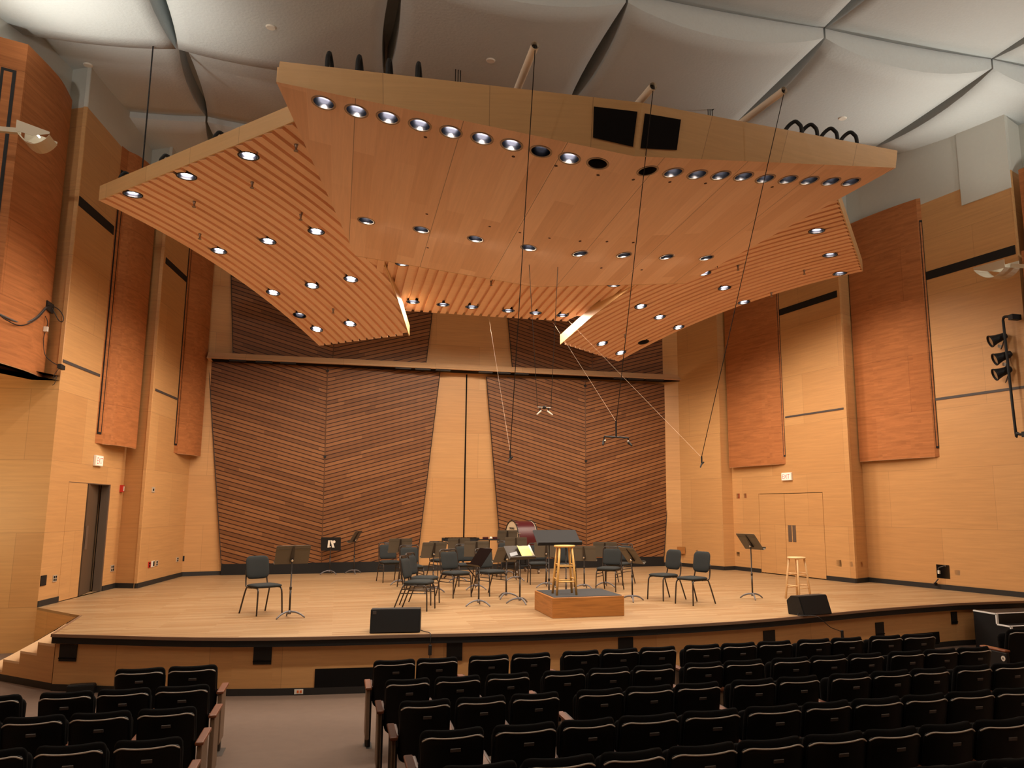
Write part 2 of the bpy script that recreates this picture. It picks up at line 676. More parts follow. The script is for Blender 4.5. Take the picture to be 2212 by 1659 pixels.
def offset_path(pts, d):
    out = []
    for i, p in enumerate(pts):
        a = pts[max(0, i - 1)]
        c = pts[min(len(pts) - 1, i + 1)]
        t = Vector((c[0] - a[0], c[1] - a[1], 0)).normalized()
        out.append((p[0] - t.y * d, p[1] + t.x * d))
    return out


def strip(bm, pts, d0, d1, z0, z1):
    a, b = offset_path(pts, d0), offset_path(pts, d1)
    for i in range(len(pts) - 1):
        hexa(bm, [(*a[i], z0), (*a[i + 1], z0), (*b[i + 1], z0), (*b[i], z0)],
             [(*a[i], z1), (*a[i + 1], z1), (*b[i + 1], z1), (*b[i], z1)])


def weld(bm):
    bmesh.ops.remove_doubles(bm, verts=bm.verts, dist=1e-5)
    seen = {}
    dead = []
    for f in bm.faces:
        k = tuple(sorted(v.index for v in f.verts))
        if k in seen: dead += [f, seen[k]]
        else: seen[k] = f
    if dead: bmesh.ops.delete(bm, geom=list(set(dead)), context='FACES')


LIP = [E1] + FE
bm = B(); strip(bm, LIP, -0.015, 0.02, -0.035, 0.004); weld(bm)
struct('trim_1', bm, M_NOSE, label='brown metal nosing along the stage edge')
bm = B(); strip(bm, LIP, 0.0, 0.06, -0.115, -0.036); weld(bm)
struct('trim_2', bm, M_BLACK, label='black band under the stage edge')
bm = B(); strip(bm, FE, 0.08, 0.2, FLOOR_Z, -0.04); weld(bm)
hexa(bm, [(*E1, FLOOR_Z), (*E0, FLOOR_Z), (E0[0] + .1, E0[1] + .06, FLOOR_Z), (E1[0] + .1, E1[1] + .06, FLOOR_Z)],
     [(*E1, -0.04), (*E0, -0.04), (E0[0] + .1, E0[1] + .06, -0.04), (E1[0] + .1, E1[1] + .06, -0.04)])
struct('stage_front', bm, M_PLY, label='plywood face of the stage front')
bm = B(); strip(bm, FE, 0.065, 0.08, FLOOR_Z, FLOOR_Z + 0.085); weld(bm)
struct('baseboard_stage', bm, M_BASE)

# auditorium floor, gently rising towards the back of the house
bm = B()
hexa(bm, [(-14, -6, -1.2), (18, -6, -1.2), (18, 16, -1.2), (-14, 16, -1.2)],
     [(-14, -6, -0.52), (18, -6, -0.52), (18, 8.6, FLOOR_Z), (-14, 8.6, FLOOR_Z)][:2] + [(18, 8.6, FLOOR_Z), (-14, 8.6, FLOOR_Z)])
bm.free()
bm = B()
vs = [bm.verts.new(Vector(c)) for c in ((-14, -6, -0.42), (18, -6, -0.42), (18, 3.8, -0.59), (-14, 3.8, -0.59), (18, 8.6, FLOOR_Z), (-14, 8.6, FLOOR_Z), (18, 16.5, FLOOR_Z), (-14, 16.5, FLOOR_Z))]
for f in ((0, 1, 2, 3), (3, 2, 4, 5), (5, 4, 6, 7)): bm.faces.new([vs[i] for i in f])
r = bmesh.ops.extrude_face_region(bm, geom=list(bm.faces))
bmesh.ops.translate(bm, vec=(0, 0, -0.3), verts=[v for v in r['geom'] if isinstance(v, bmesh.types.BMVert)])
struct('floor', bm, M_AUD)


def floor_z(y):
    if y >= 8.6: return FLOOR_Z
    if y >= 3.8: return FLOOR_Z + (8.6 - y) / 4.8 * (FLOOR_Z * -1 - 0.59)
    return -0.59 + (3.8 - y) / 9.8 * 0.17


# steps at the left end of the stage
st = thing('stage_steps', 'short flight of pale wooden steps down from the left end of the stage', 'steps', (-3.9, 13.2, FLOOR_Z))
NEAR = [(-3.50 - .285 * k, 12.13 + .275 * k) for k in range(6)]
FAR = [(-3.745 - .245 * k, 13.955 + .30 * k) for k in range(6)]
for k in range(1, 5):
    zt = -0.144 * k
    bm = B()
    hexa(bm, [(*NEAR[k - 1], zt - .03), (*NEAR[k], zt - .03), (*FAR[k], zt - .03), (*FAR[k - 1], zt - .03)],
         [(*NEAR[k - 1], zt), (*NEAR[k], zt), (*FAR[k], zt), (*FAR[k - 1], zt)])
    obj('tread', bm, M_STEP, st, world=True)
bm = B()
for k in range(1, 5):
    hexa(bm, [(*NEAR[k - 1], FLOOR_Z + .09), (*NEAR[k], FLOOR_Z + .09), (*FAR[k], FLOOR_Z + .09), (*FAR[k - 1], FLOOR_Z + .09)],
         [(*NEAR[k - 1], -0.144 * k - .03), (*NEAR[k], -0.144 * k - .03), (*FAR[k], -0.144 * k - .03), (*FAR[k - 1], -0.144 * k - .03)])
obj('riser_body', bm, M_PLY, st, world=True)
bm = B()
n0, n1 = Vector((*NEAR[0], 0)), Vector((*NEAR[4], 0))
hexa(bm, [(*NEAR[0], FLOOR_Z), (*NEAR[4], FLOOR_Z), (*FAR[4], FLOOR_Z), (*FAR[0], FLOOR_Z)],
     [(*NEAR[0], FLOOR_Z + .09), (*NEAR[4], FLOOR_Z + .09), (*FAR[4], FLOOR_Z + .09), (*FAR[0], FLOOR_Z + .09)])
obj('plinth', bm, M_BASE, st, world=True)
bm = B()
a, b = FAR[0], FAR[4]
hexa(bm, [(a[0], a[1], -.10), (b[0], b[1], -.70), (b[0] + .02, b[1] + .015, -.70), (a[0] + .02, a[1] + .015, -.10)],
     [(a[0], a[1], .0), (b[0], b[1], -.56), (b[0] + .02, b[1] + .015, -.56), (a[0] + .02, a[1] + .015, .0)])
obj('skirting', bm, M_BASE, st, world=True)


# ---- walls: facets of plywood standing on plan lines
def facet(bm, A, Bp, z0, z1, out, th=0.06, holes=()):
    """wall slab between plan points; out = +1/-1 side the thickness goes to; holes: (s0,s1,z0,z1) in metres from A"""
    A, Bp = Vector((*A, 0)), Vector((*Bp, 0))
    t = (Bp - A)
    if th == .06 and t.length < .75: th = .02
    Ln = t.length
    t.normalize()
    n = Vector((-t.y, t.x, 0)) * out * th

    def blk(s0, s1, za, zb):
        if s1 - s0 < 1e-4 or zb - za < 1e-4: return
        p, q = A + t * s0, A + t * s1
        hexa(bm, [(p.x, p.y, za), (q.x, q.y, za), (q.x + n.x, q.y + n.y, za), (p.x + n.x, p.y + n.y, za)],
             [(p.x, p.y, zb), (q.x, q.y, zb), (q.x + n.x, q.y + n.y, zb), (p.x + n.x, p.y + n.y, zb)])
    s = 0
    for h in sorted(holes):
        blk(s, h[0], z0, z1)
        blk(h[0], h[1], z0, h[2])
        blk(h[0], h[1], h[3], z1)
        s = h[1]
    blk(s, Ln, z0, z1)


def along(A, Bp, P):
    t = Vector((Bp[0] - A[0], Bp[1] - A[1], 0)).normalized()
    return (Vector((P[0], P[1], 0)) - Vector((*A, 0))).dot(t)


L_PL = [(-7.6, 4.5), (-6.35, 12.1), (-5.88, 12.0), (-5.10, 15.52), E0, (-4.37, 18.59), (-3.91, 18.36), (-3.57, 21.29), (-2.7, 21.47)]
R_PL = [(13.9, 6.0), (12.92, 11.85), (12.36, 11.62), (11.54, 15.58), (11.06, 15.37), (10.34, 19.55), (9.99, 19.48), (9.51, 21.10), (9.05, 21.45)]
LA, LB = E0, (-4.37, 18.59)
RA, RB = (11.06, 15.37), (10.34, 19.55)
dl = [along(LA, LB, at_z(*p)) for p in ((123, 1301), (177.5, 1290), (229, 1277))]
dr = [along(RA, RB, at_z(*p)) for p in ((1786, 1253), (1713, 1243), (1652, 1237))]
DOOR_L, DOOR_R = (dl[0], dl[2], 0.0, 2.10), (dr[0], dr[2], 0.0, 2.0)
WOOD_L, WOOD_R, TOP = 8.92, 8.15, 10.15

bm = B()
for i in range(len(L_PL) - 1):
    lowz = 3.84 if i < 4 else -0.04
    facet(bm, L_PL[i], L_PL[i + 1], lowz, WOOD_L, 1, holes=[DOOR_L] if i == 4 else [])
facet(bm, (-9.6, 15.62), E0, -1.0, 3.84, 1, th=.04)
struct('wall_left', bm, M_PLY)
bm = B()
prism(bm, [(-9.7, 4.4), (-7.6, 4.5), (-6.35, 12.1), (-5.88, 12.0), (-5.10, 15.52), E0, (-9.7, 15.66)], 3.815, 3.90)
facet(bm, (-9.6, 4.4), (-9.6, 15.62), -1.0, 3.84, 1)
facet(bm, (-9.6, 4.4), (-7.6, 4.5), -1.0, 3.84, -1, th=.1)
struct('wall_left_passage', bm, M_PLY)
bm = B()
for i in range(len(R_PL) - 1):
    lowz = -1.0 if i < 2 else -0.04
    facet(bm, R_PL[i], R_PL[i + 1], lowz, WOOD_R - (0.0 if i != 2 else 0.0), -1, holes=[DOOR_R] if i == 4 else [])
struct('wall_right', bm, M_PLY)
bm = B()
box(bm, -2.8, 9.15, 21.45, 21.6, -0.04, 9.4)
struct('wall_back', bm, M_PLY)
# plaster bands above the wood
bm = B()
for i in range(len(L_PL) - 1): facet(bm, L_PL[i], L_PL[i + 1], WOOD_L, TOP, 1)
struct('wall_left_upper', bm, M_PLASTERW)
bm = B()
for i in range(len(R_PL) - 1): facet(bm, R_PL[i], R_PL[i + 1], WOOD_R, TOP, -1)
A2, B2 = R_PL[2], R_PL[3]
sN = along(A2, B2, at_wall(2078, 430, A2, B2))
t2 = Vector((B2[0] - A2[0], B2[1] - A2[1], 0)).normalized()
q = Vector((*A2, 0)) + t2 * sN
facet(bm, A2, (q.x, q.y), 7.78, TOP, 1, th=0.03)
struct('wall_right_upper', bm, M_PLASTERW)
bm = B()
box(bm, -2.8, 9.15, 21.45, 21.6, 9.4, TOP)
struct('wall_back_upper', bm, M_PLASTERW)
# closing walls of the dark house behind the viewer
bm = B()
box(bm, -8.0, 14.3, -6.2, -6.0, -1.0, 10.4)
struct('wall_rear', bm, M_PLY)
bm = B(); facet(bm, (-8.0, -6.2), L_PL[0], -1.0, TOP, 1); struct('wall_left_house', bm, M_PLY)
bm = B(); facet(bm, (14.3, -6.2), R_PL[0], -1.0, TOP, -1); struct('wall_right_house', bm, M_PLY)


# ---- baseboards
def base_run(name, runs, out):
    bm = B()
    for A, Bp in runs: facet(bm, A, Bp, 0.0, 0.10, out, th=0.018)
    struct(name, bm, M_BASE)


def pt(A, Bp, s):
    t = Vector((Bp[0] - A[0], Bp[1] - A[1], 0)).normalized()
    return (A[0] + t.x * s, A[1] + t.y * s)


base_run('baseboard_left', [(LA, pt(LA, LB, DOOR_L[0])), (pt(LA, LB, DOOR_L[1]), LB), (L_PL[5], L_PL[6]), (L_PL[6], L_PL[7]), (L_PL[7], L_PL[8])], -1)
base_run('baseboard_right', [(R_PL[2], R_PL[3]), (R_PL[3], R_PL[4]), (RA, pt(RA, RB, DOOR_R[0])), (pt(RA, RB, DOOR_R[1]), RB), (R_PL[5], R_PL[6]), (R_PL[6], R_PL[7]), (R_PL[7], R_PL[8])], 1)
bm = B(); box(bm, 2.1, 4.45, 21.42, 21.45, 0, 0.14)
struct('baseboard_back', bm, M_BASE)


# ---- dark slots across the walls
def slot(i, A, Bp, s0, s1, z0, z1, out, m):
    bm = B()
    facet(bm, pt(A, Bp, s0), pt(A, Bp, s1), z0, z1, out, th=0.012)
    struct('trim_%d' % i, bm, m)


L3A, L3B = L_PL[6], L_PL[7]
slot(3, LA, LB, 0.03, 1.62, 7.03, 7.21, -1, M_BLACK)
slot(4, LA, LB, 0.03, 1.60, 4.15, 4.20, -1, M_SLOT)
slot(5, L3A, L3B, 0.14, 1.71, 6.98, 7.12, -1, M_BLACK)
slot(6, L3A, L3B, 0.14, 1.69, 4.13, 4.18, -1, M_SLOT)
slot(7, RA, RB, 0.08, 2.06, 6.50, 6.66, 1, M_BLACK)
slot(8, RA, RB, 0.08, 2.02, 3.86, 3.90, 1, M_SLOT)
slot(9, A2, B2, 0.04, 2.08, 6.45, 6.63, 1, M_BLACK)
slot(10, A2, B2, 0.04, 2.08, 3.85, 3.90, 1, M_SLOT)
LmA, LmB = L_PL[2], L_PL[3]

# ---- doors
d1 = tag(thing('door_1', None, None, (*pt(LA, LB, dl[1]), 0)), 'left stage door with one leaf standing open', None, None, 'structure')
bm = B(); facet(bm, pt(LA, LB, dl[0] + .01), pt(LA, LB, dl[1]), 0.012, 2.09, 1, th=0.045)
obj('door_leaf', bm, M_PLY, d1, world=True)
hp = at_z(195.5, 1277)
bm = B(); facet(bm, pt(LA, LB, dl[1] + .06), (hp.x, hp.y), 0.012, 2.09, 1, th=0.04)
o = obj('open_leaf', bm, mat('brown_laminate', (0.095, 0.06, 0.036), rough=0.5), d1, world=True)
bm = B(); facet(bm, (hp.x, hp.y), (hp.x + .012, hp.y + .03), 0.012, 2.09, 1, th=0.045)
obj('leaf_edge', bm, M_STEP, o, world=True)
bm = B()
w0 = at_wall(186, 1137, LA, LB); w1 = at_wall(191, 1137, LA, LB)
facet(bm, (w0.x, w0.y), (w1.x, w1.y), 0.86, 1.30, -1, th=0.006)
obj('push_plate', bm, M_STEEL, d1, world=True)
bm = B()
facet(bm, pt(LA, LB, dl[2] - .05), pt(LA, LB, dl[2]), 0, 2.1, 1, th=0.15)
facet(bm, pt(LA, LB, dl[0]), pt(LA, LB, dl[2]), 2.085, 2.1, 1, th=0.15)
obj('door_frame', bm, M_STEEL, d1, world=True)
cu = thing('curtain', 'black folded curtain hanging behind the open left stage door', 'curtain', (hp.x, hp.y + .5, 0))
bm = B()
c0, c1 = Vector((hp.x - .15, hp.y + .25, 0)), Vector((hp.x + .3, hp.y + 2.2, 0))
pp = []
for k in range(61):
    p = c0.lerp(c1, k / 60)
    w = 0.05 * math.sin(k * 0.9) + 0.02 * math.sin(k * 2.3)
    pp.append((p.x + w, p.y))
strip(bm, pp, 0, 0.015, 0.01, 2.3); weld(bm)
obj('fabric', bm, M_CURT, cu, world=True)
bm = B(); tube(bm, [(c0.x, c0.y, 2.32), (c1.x, c1.y, 2.32)], 0.02); obj('rail', bm, M_BLACK, cu, world=True)
bm = B(); facet(bm, (-6.0, 14.9), (-6.0, 21.5), -0.04, 3.0, 1); facet(bm, (-6.0, 15.7), (-5.0, 15.7), -0.04, 3.0, -1, th=.05)
facet(bm, (-6.0, 21.0), (-3.8, 21.0), -0.04, 3.0, 1)
struct('backstage_blackout', bm, M_BLACK)  # added black enclosure behind the door, keeps light from leaking through

d2 = tag(thing('door_2', None, None, (*pt(RA, RB, dr[1]), 0)), 'closed pair of plywood stage doors in the right wall', None, None, 'structure')
for a, b in ((dr[0] + .012, dr[1] - .006), (dr[1] + .006, dr[2] - .012)):
    bm = B(); facet(bm, pt(RA, RB, a), pt(RA, RB, b), 0.02, 1.985, -1, th=0.05)
    lf = obj('door_leaf', bm, M_PLY, d2, world=True)
for x0, x1 in ((1703, 1710.5), (1712.5, 1719.5)):
    w0, w1 = at_wall(x0, 1150, RA, RB), at_wall(x1, 1150, RA, RB)
    bm = B(); facet(bm, (w0.x, w0.y), (w1.x, w1.y), 0.82, 1.22, -1, th=0.006)
    obj('push_plate', bm, M_STEEL, d2, world=True)
bm = B(); facet(bm, pt(RA, RB, dr[0]), pt(RA, RB, dr[2]), 0, 2.0, -1, th=0.02)
bm.transform(Matrix.Translation((0.10, 0.017, 0)))
obj('backing', bm, M_DARK, d2, world=True)


# ---- ceiling: hanging plaster pillows with deep joints, under a plaster slab
def ceiling():
    bm = B()
    xs = [-10.15, -6.6, -3.05, 0.53, 4.12, 7.73, 11.25, 14.8]
    rows = [(-6.2, -2.7, 9.9, .18, .10), (-2.7, 0.6, 9.9, .18, .1), (0.6, 3.98, 9.9, .18, .10), (3.98, 7.36, 9.86, .15, .06), (7.36, 10.74, 9.78, .12, .04), (10.74, 14.08, 9.60, .32, .14), (14.08, 17.2, 9.92, .12, .10), (17.2, 21.7, 9.80, .10, .08)]
    for y0, y1, z0, sagf, sagb in rows:
        for i in range(len(xs) - 1):
            x0, x1 = xs[i] + .13, xs[i + 1] - .13
            n, m = 14, 8
            g = []
            for j in range(m + 1):
                v = j / m
                r_ = []
                for k in range(n + 1):
                    u = k / n
                    sag = (sagf * (1 - v) + sagb * v) * (4 * u * (1 - u)) ** 0.9
                    # joints pinch towards the corners
                    pinch = 0.11 * (1 - 4 * v * (1 - v))
                    xx = x0 - pinch + (x1 - x0 + 2 * pinch) * u
                    r_.append(bm.verts.new(Vector((xx, y0 + .004 + (y1 - y0 - .008) * v, z0 - sag - 0.10 * 4 * v * (1 - v)))))
                g.append(r_)
            top = [[bm.verts.new(Vector((v.co.x, v.co.y, 10.25))) for v in r_] for r_ in g]
            for j in range(m):
                for k in range(n):
                    f = bm.faces.new((g[j][k], g[j + 1][k], g[j + 1][k + 1], g[j][k + 1]))
                    f.smooth = True
            for j in range(m):
                bm.faces.new((g[j][0], top[j][0], top[j + 1][0], g[j + 1][0]))
                bm.faces.new((g[j][n], g[j + 1][n], top[j + 1][n], top[j][n]))
            for k in range(n):
                bm.faces.new((g[0][k], g[0][k + 1], top[0][k + 1], top[0][k]))
                bm.faces.new((g[m][k], top[m][k], top[m][k + 1], g[m][k + 1]))
    box(bm, -10.2, 14.9, -6.2, 22.0, 10.25, 10.4)
    bmesh.ops.remove_doubles(bm, verts=bm.verts, dist=1e-6)
    return bm


from mathutils.bvhtree import BVHTree
bm = ceiling()
CEIL = BVHTree.FromBMesh(bm)
bm.normal_update()
uvbox(bm)
me = bpy.data.meshes.new('ceiling')
bmesh.ops.recalc_face_normals(bm, faces=bm.faces)
bm.to_mesh(me); bm.free()
me.materials.append(M_PLASTER)
o = bpy.data.objects.new('ceiling', me); COL.objects.link(o); o['kind'] = 'structure'
for k, (px, py, lab) in enumerate(((585, 58, 'small white ceiling disc above the left tip of the canopy'), (1060, 130, 'small white ceiling disc in the canopy shadow left of the first tube'), (1820, 255, 'small white ceiling disc above the right part of the canopy'), (2165, 318, 'small white ceiling disc near the right wall'), (190, 140, 'small white ceiling disc near the left wall'))):
    d = ray(px, py)
    hit, nrm, fi, dist = CEIL.ray_cast(EYE, d)
    if hit is None: continue
    if nrm.z > 0: nrm = -nrm
    bm = B(); lathe(bm, [(0, .022), (.07, .022), (.08, .006), (.08, -.01), (0, -.01)], 20, nrm.to_track_quat('Z', 'Y').to_matrix().to_4x4())
    o = obj('ceiling_disc', bm, M_WHITE, smooth=False); o.location = hit
    tag(o, lab, 'ceiling disc', 'ceiling discs')

# ================================================================== BACK WALL: slanted-board panels and ledge
def chevron(label, x0b, x1b, x0t, x1t, xf_b, xf_t, zb, zt, yb, kick=None, bolts=()):
    t = thing('slanted_board_panel', label, 'wall panel', ((x0b + x1b) / 2, yb, zb), 0, 'slanted board panels on the back wall')
    bm = B()
    ys = (yb, yb - .07, yb)
    lo = [(x0b, ys[0]), (xf_b, ys[1]), (x1b, ys[2])]
    hi = [(x0t, ys[0]), (xf_t, ys[1]), (x1t, ys[2])]
    fr = [[bm.verts.new(Vector((x, y, z))) for x, y in row] for row, z in ((lo, zb), (hi, zt))]
    bk = [[bm.verts.new(Vector((x, 21.445, z))) for x, y in row] for row, z in ((lo, zb), (hi, zt))]
    for i in range(2):
        bm.faces.new((fr[0][i], fr[0][i + 1], fr[1][i + 1], fr[1][i]))
        bm.faces.new((bk[0][i], bk[1][i], bk[1][i + 1], bk[0][i + 1]))
        bm.faces.new((fr[1][i], fr[1][i + 1], bk[1][i + 1], bk[1][i]))
        bm.faces.new((fr[0][i + 1], fr[0][i], bk[0][i], bk[0][i + 1]))
    for i in (0, 2): bm.faces.new((fr[0][i], fr[1][i], bk[1][i], bk[0][i]))
    uv = bm.loops.layers.uv.new('UVMap')
    for f in bm.faces:
        for l in f.loops:
            c = l.vert.co
            l[uv].uv = (c.x - (xf_b + (xf_t - xf_b) * (c.z - zb) / (zt - zb)), c.z)
    # keep u continuous to each side of the fold
    obj('boards', bm, M_CHEV, t, world=True)
    bm = B()
    tube(bm, [(xf_b, ys[1] - .004, zb), (xf_t, ys[1] - .004, zt)], 0.011, 6)
    obj('fold_strip', bm, mat('bronze_strip', (.12, .05, .02), .5), t, world=True)
    for z in bolts:
        x = xf_b + (xf_t - xf_b) * (z - zb) / (zt - zb)
        bm = B(); lathe(bm, [(0, 0), (.035, 0), (.035, .03), (0, .03)], 12, Matrix.Translation((x, ys[1] - .01, z)) @ Matrix.Rotation(PI / 2, 4, 'X'))
        obj('bolt', bm, M_BLACK, t, world=True)
    if kick:
        bm = B()
        a = [(x0b, yb), (xf_b, yb - .07), (x1b, yb)]
        for i in range(2):
            hexa(bm, [(*a[i], 0), (*a[i + 1], 0), (a[i + 1][0], 21.44, 0), (a[i][0], 21.44, 0)],
                 [(*a[i], kick), (*a[i + 1], kick), (a[i + 1][0], 21.44, kick), (a[i][0], 21.44, kick)])
        obj('kickboard', bm, M_BLACK, t, world=True)
    # thin dark side edges
    for xb, xt in ((x0b, x0t), (x1b, x1t)):
        bm = B(); tube(bm, [(xb, yb - .004, zb), (xt, yb - .004, zt)], 0.009, 5)
        obj('edge_trim', bm, M_BASE, t, world=True)


chevron('large left panel of slanted dark boards below the ledge', -2.70, 2.08, -3.32, 2.56, -0.33, -0.40, 0.27, 5.33, 21.36, .27, (2.95, 5.2))
chevron('large right panel of slanted dark boards below the ledge', 4.33, 9.06, 3.85, 9.54, 6.72, 6.70, 0.27, 5.25, 21.36, .27, (2.95, 5.1))
chevron('upper left panel of slanted dark boards above the ledge', -2.74, 2.16, -3.05, 2.52, -0.28, -0.24, 5.42, 9.2, 21.38)
chevron('upper right panel of slanted dark boards above the ledge', 4.60, 9.38, 4.22, 9.60, 6.93, 6.9, 5.42, 9.2, 21.38)
bm = B()
box(bm, 3.29, 3.325, 21.435, 21.449, 0.13, 5.3)
struct('trim_11', bm, M_DARK, label='dark vertical joint in the middle of the back wall')

t = thing('wall_ledge', 'long thin wooden ledge across the back wall above the board panels', 'ledge', (AX, 21.2, 5.33))
bm = B(); hexa(bm, [(-3.30, 20.93, 5.335), (10.02, 20.93, 5.335), (10.02, 21.44, 5.335), (-3.30, 21.44, 5.335)], [(-3.30, 21.14, 5.52), (10.02, 21.14, 5.52), (10.02, 21.44, 5.55), (-3.30, 21.44, 5.55)]); obj('ledge_board', bm, M_LEDGE, t, world=True)
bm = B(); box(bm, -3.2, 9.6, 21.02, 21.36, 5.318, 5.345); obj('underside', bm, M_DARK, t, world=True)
for x0, x1 in ((495, 531), (552, 588), (605, 639), (854, 888), (897, 930), (941, 973), (1034, 1064), (1075, 1103), (1112, 1142), (1326, 1354), (1357, 1391), (1396, 1434)):
    ym = 770 + .0505 * ((x0 + x1) / 2 - 450) + 8
    a, b = at_y(x0, ym, 20.99), at_y(x1, ym, 20.99)
    bm = B(); box(bm, a.x, b.x, 20.972, 21.1, 5.295, 5.345); obj('strip_light', bm, M_BLACK, t, world=True)


# ================================================================== CURVED PANELS STANDING OFF THE SIDE WALLS
def curved_panel(label, path, z0, z1, side, track=True, edge=1):
    t = thing('curved_panel', label, 'wall panel', (*path[0], z0), 0, 'curved dark veneer panels on the side walls')
    P = [(p.x, p.y) for p in smoothpath([(*p, 0) for p in path[edge:]], 6)]
    bm = B(); strip(bm, P, 0, 0.03 * side, z0, z1); weld(bm)
    o = obj('veneer_face', bm, M_CHERRY, t, world=True)
    bm = B(); strip(bm, P, 0.005 * side, 0.025 * side, z0 - .006, z0); weld(bm)
    obj('edge_band', bm, M_STEP, t, world=True)
    a, b = Vector((*path[0], 0)), Vector((*path[edge], 0))
    bm = B(); strip(bm, [path[0], path[edge]], 0, .03 * side, z0, z1); obj('edge_board', bm, M_CHERRY, t, world=True)
    if track:
        q0, q1 = a.lerp(b, .22), a.lerp(b, .72)
        bm = B(); strip(bm, [(q0.x, q0.y), (q1.x, q1.y)], -0.012 * side, 0.0, z0 + .18, z1 - .5)
        k = obj('track', bm, M_BLACK, t, world=True)
        q0, q1 = a.lerp(b, .32), a.lerp(b, .60)
        bm = B(); strip(bm, [(q0.x, q0.y), (q1.x, q1.y)], -0.016 * side, -.012 * side, z0 + .22, z1 - .55)
        obj('track_insert', bm, M_CHERRY, k, world=True)
    return t


curved_panel('curved dark wooden panel beside the uplight arm at far left', [(-5.50, 13.42), (-5.12, 13.55), (-5.0, 14.24), (-4.96, 14.7), (-5.0, 15.35)], 3.84, 9.02, 1)
curved_panel('curved dark wooden panel above the open left stage door', [(-4.56, 16.95), (-4.48, 17.2), (-4.32, 17.42), (-4.19, 17.85), (-4.14, 18.38)], 2.87, 8.95, 1)
curved_panel('narrow curved dark wooden panel next to the left board panel', [(-3.735, 19.95), (-3.67, 20.2), (-3.50, 20.5), (-3.38, 20.85), (-3.33, 21.25)], 2.90, 8.9, 1)
curved_panel('narrow curved dark wooden panel left of the right exit sign', [(10.73, 17.40), (10.655, 17.48), (10.50, 17.95), (10.34, 18.65), (10.21, 19.44)], 2.72, 8.2, -1)
curved_panel('wide curved dark wooden panel on the right wall left of the spotlight pipe', [(11.97, 13.58), (11.89, 13.66), (11.72, 14.15), (11.54, 14.85), (11.43, 15.50)], 2.68, 8.30, -1)
curved_panel('curved dark wooden panel at the right edge, lower one behind the uplight arm', [(13.3, 8.4), (13.0, 8.6), (12.68, 9.4), (12.42, 10.4), (12.23, 11.42)], 3.03, 6.42, -1, track=False)
curved_panel('dark wooden panel at the right edge, upper one set back above the uplight arm', [(13.5, 8.4), (13.2, 8.6), (12.86, 9.4), (12.60, 10.4), (12.43, 11.50)], 6.46, 8.1, -1, track=False)


# ================================================================== CANOPY
def plane_z(P0, P1, P2):
    n = (Vector(P1) - Vector(P0)).cross(Vector(P2) - Vector(P0))
    return lambda x, y: P0[2] - (n.x * (x - P0[0]) + n.y * (y - P0[1])) / n.z, (n if n.z < 0 else -n).normalized()


DOWNLIGHTS = []          # (position, normal, radius, label, group, kind)
LT = Vector((AX - 4.11, 8.74, 6.35)); RTp = Vector((AX + 4.11, 8.80, 6.35))
FC = Vector((AX, 8.32, 5.79)); BC = Vector((AX, 13.30, 5.60))
LBk = Vector((AX - 3.13, 13.7, 5.98)); RBk = Vector((AX + 3.13, 13.7, 5.97))
LT2 = Vector((LT.x + .03, 8.68, 6.57)); RT2 = Vector((RTp.x, 8.74, 6.58)); FC2 = at_plane(1388, 222, (AX, 0, 0), Vector((1, 0, 0)))
zL, nL = plane_z(LT, LBk, FC)
zR, nR = plane_z(RTp, RBk, FC)
BC.z = 0.5 * (zL(BC.x, BC.y) + zR(BC.x, BC.y))
can = thing('stage_canopy', 'huge main wooden ceiling canopy over the stage with two rows of lights', 'canopy', (AX, 11, 5.9))


def slab(bm, pts, th):
    hexa(bm, pts, [(p[0], p[1], p[2] + th) for p in pts])


row1 = [(699, 222), (770, 240), (838, 254), (907, 270), (974, 285), (1041, 299), (1105, 313), (1168, 327), (1230, 342), (1291, 353),
        (1399, 369), (1454, 373), (1506, 377), (1557, 379), (1606, 381), (1653, 386), (1702, 388), (1748, 390), (1795, 392), (1838, 393)]
row2 = [(791, 477), (910, 496), (1027, 516), (1142, 535), (1253, 548), (1348, 551), (1440, 555), (1526, 557)]


def on_main(px, py):
    n, p0 = nL, LT
    P = at_plane(px, py, p0, n)
    if P.x > AX:
        n, p0 = nR, RTp
        P = at_plane(px, py, p0, n)
    return P, n


cl, cr_ = [], []
for k, q in enumerate(row1):
    P, n = on_main(*q)
    kind = 'dim' if k == 7 else ('empty' if k in (9, 10) else 'front')
    side = 'left' if k < 10 else 'right'
    i = k + 1 if k < 10 else 20 - k
    w = {'front': 'lit', 'dim': 'barely lit', 'empty': 'unlit'}[kind]
    DOWNLIGHTS.append((P, n, .129, '%s downlight, %s from the %s tip, front row of the main canopy' % (w, ORD[i], side), 'front row downlights of the main canopy', kind))
    (cl if P.x < AX else cr_).append((P, n, .129))
for k, q in enumerate(row2):
    P, n = on_main(*q)
    DOWNLIGHTS.append((P, n, .124, 'lit downlight, %s from the left, rear row of the main canopy' % ORD[k + 1], 'rear row downlights of the main canopy', 'lit'))
    (cl if P.x < AX else cr_).append((P, n, .124))


def bore_list(lst):
    return [(Matrix.Translation(P) @ n.to_track_quat('Z', 'Y').to_matrix().to_4x4(), r, .4) for P, n, r in lst]


def in_parent(o, lst):
    """bores given in world space, moved to the part's own space"""
    off = Matrix.Translation(-o.parent.location)
    return [(off @ m, r, h) for m, r, h in lst]


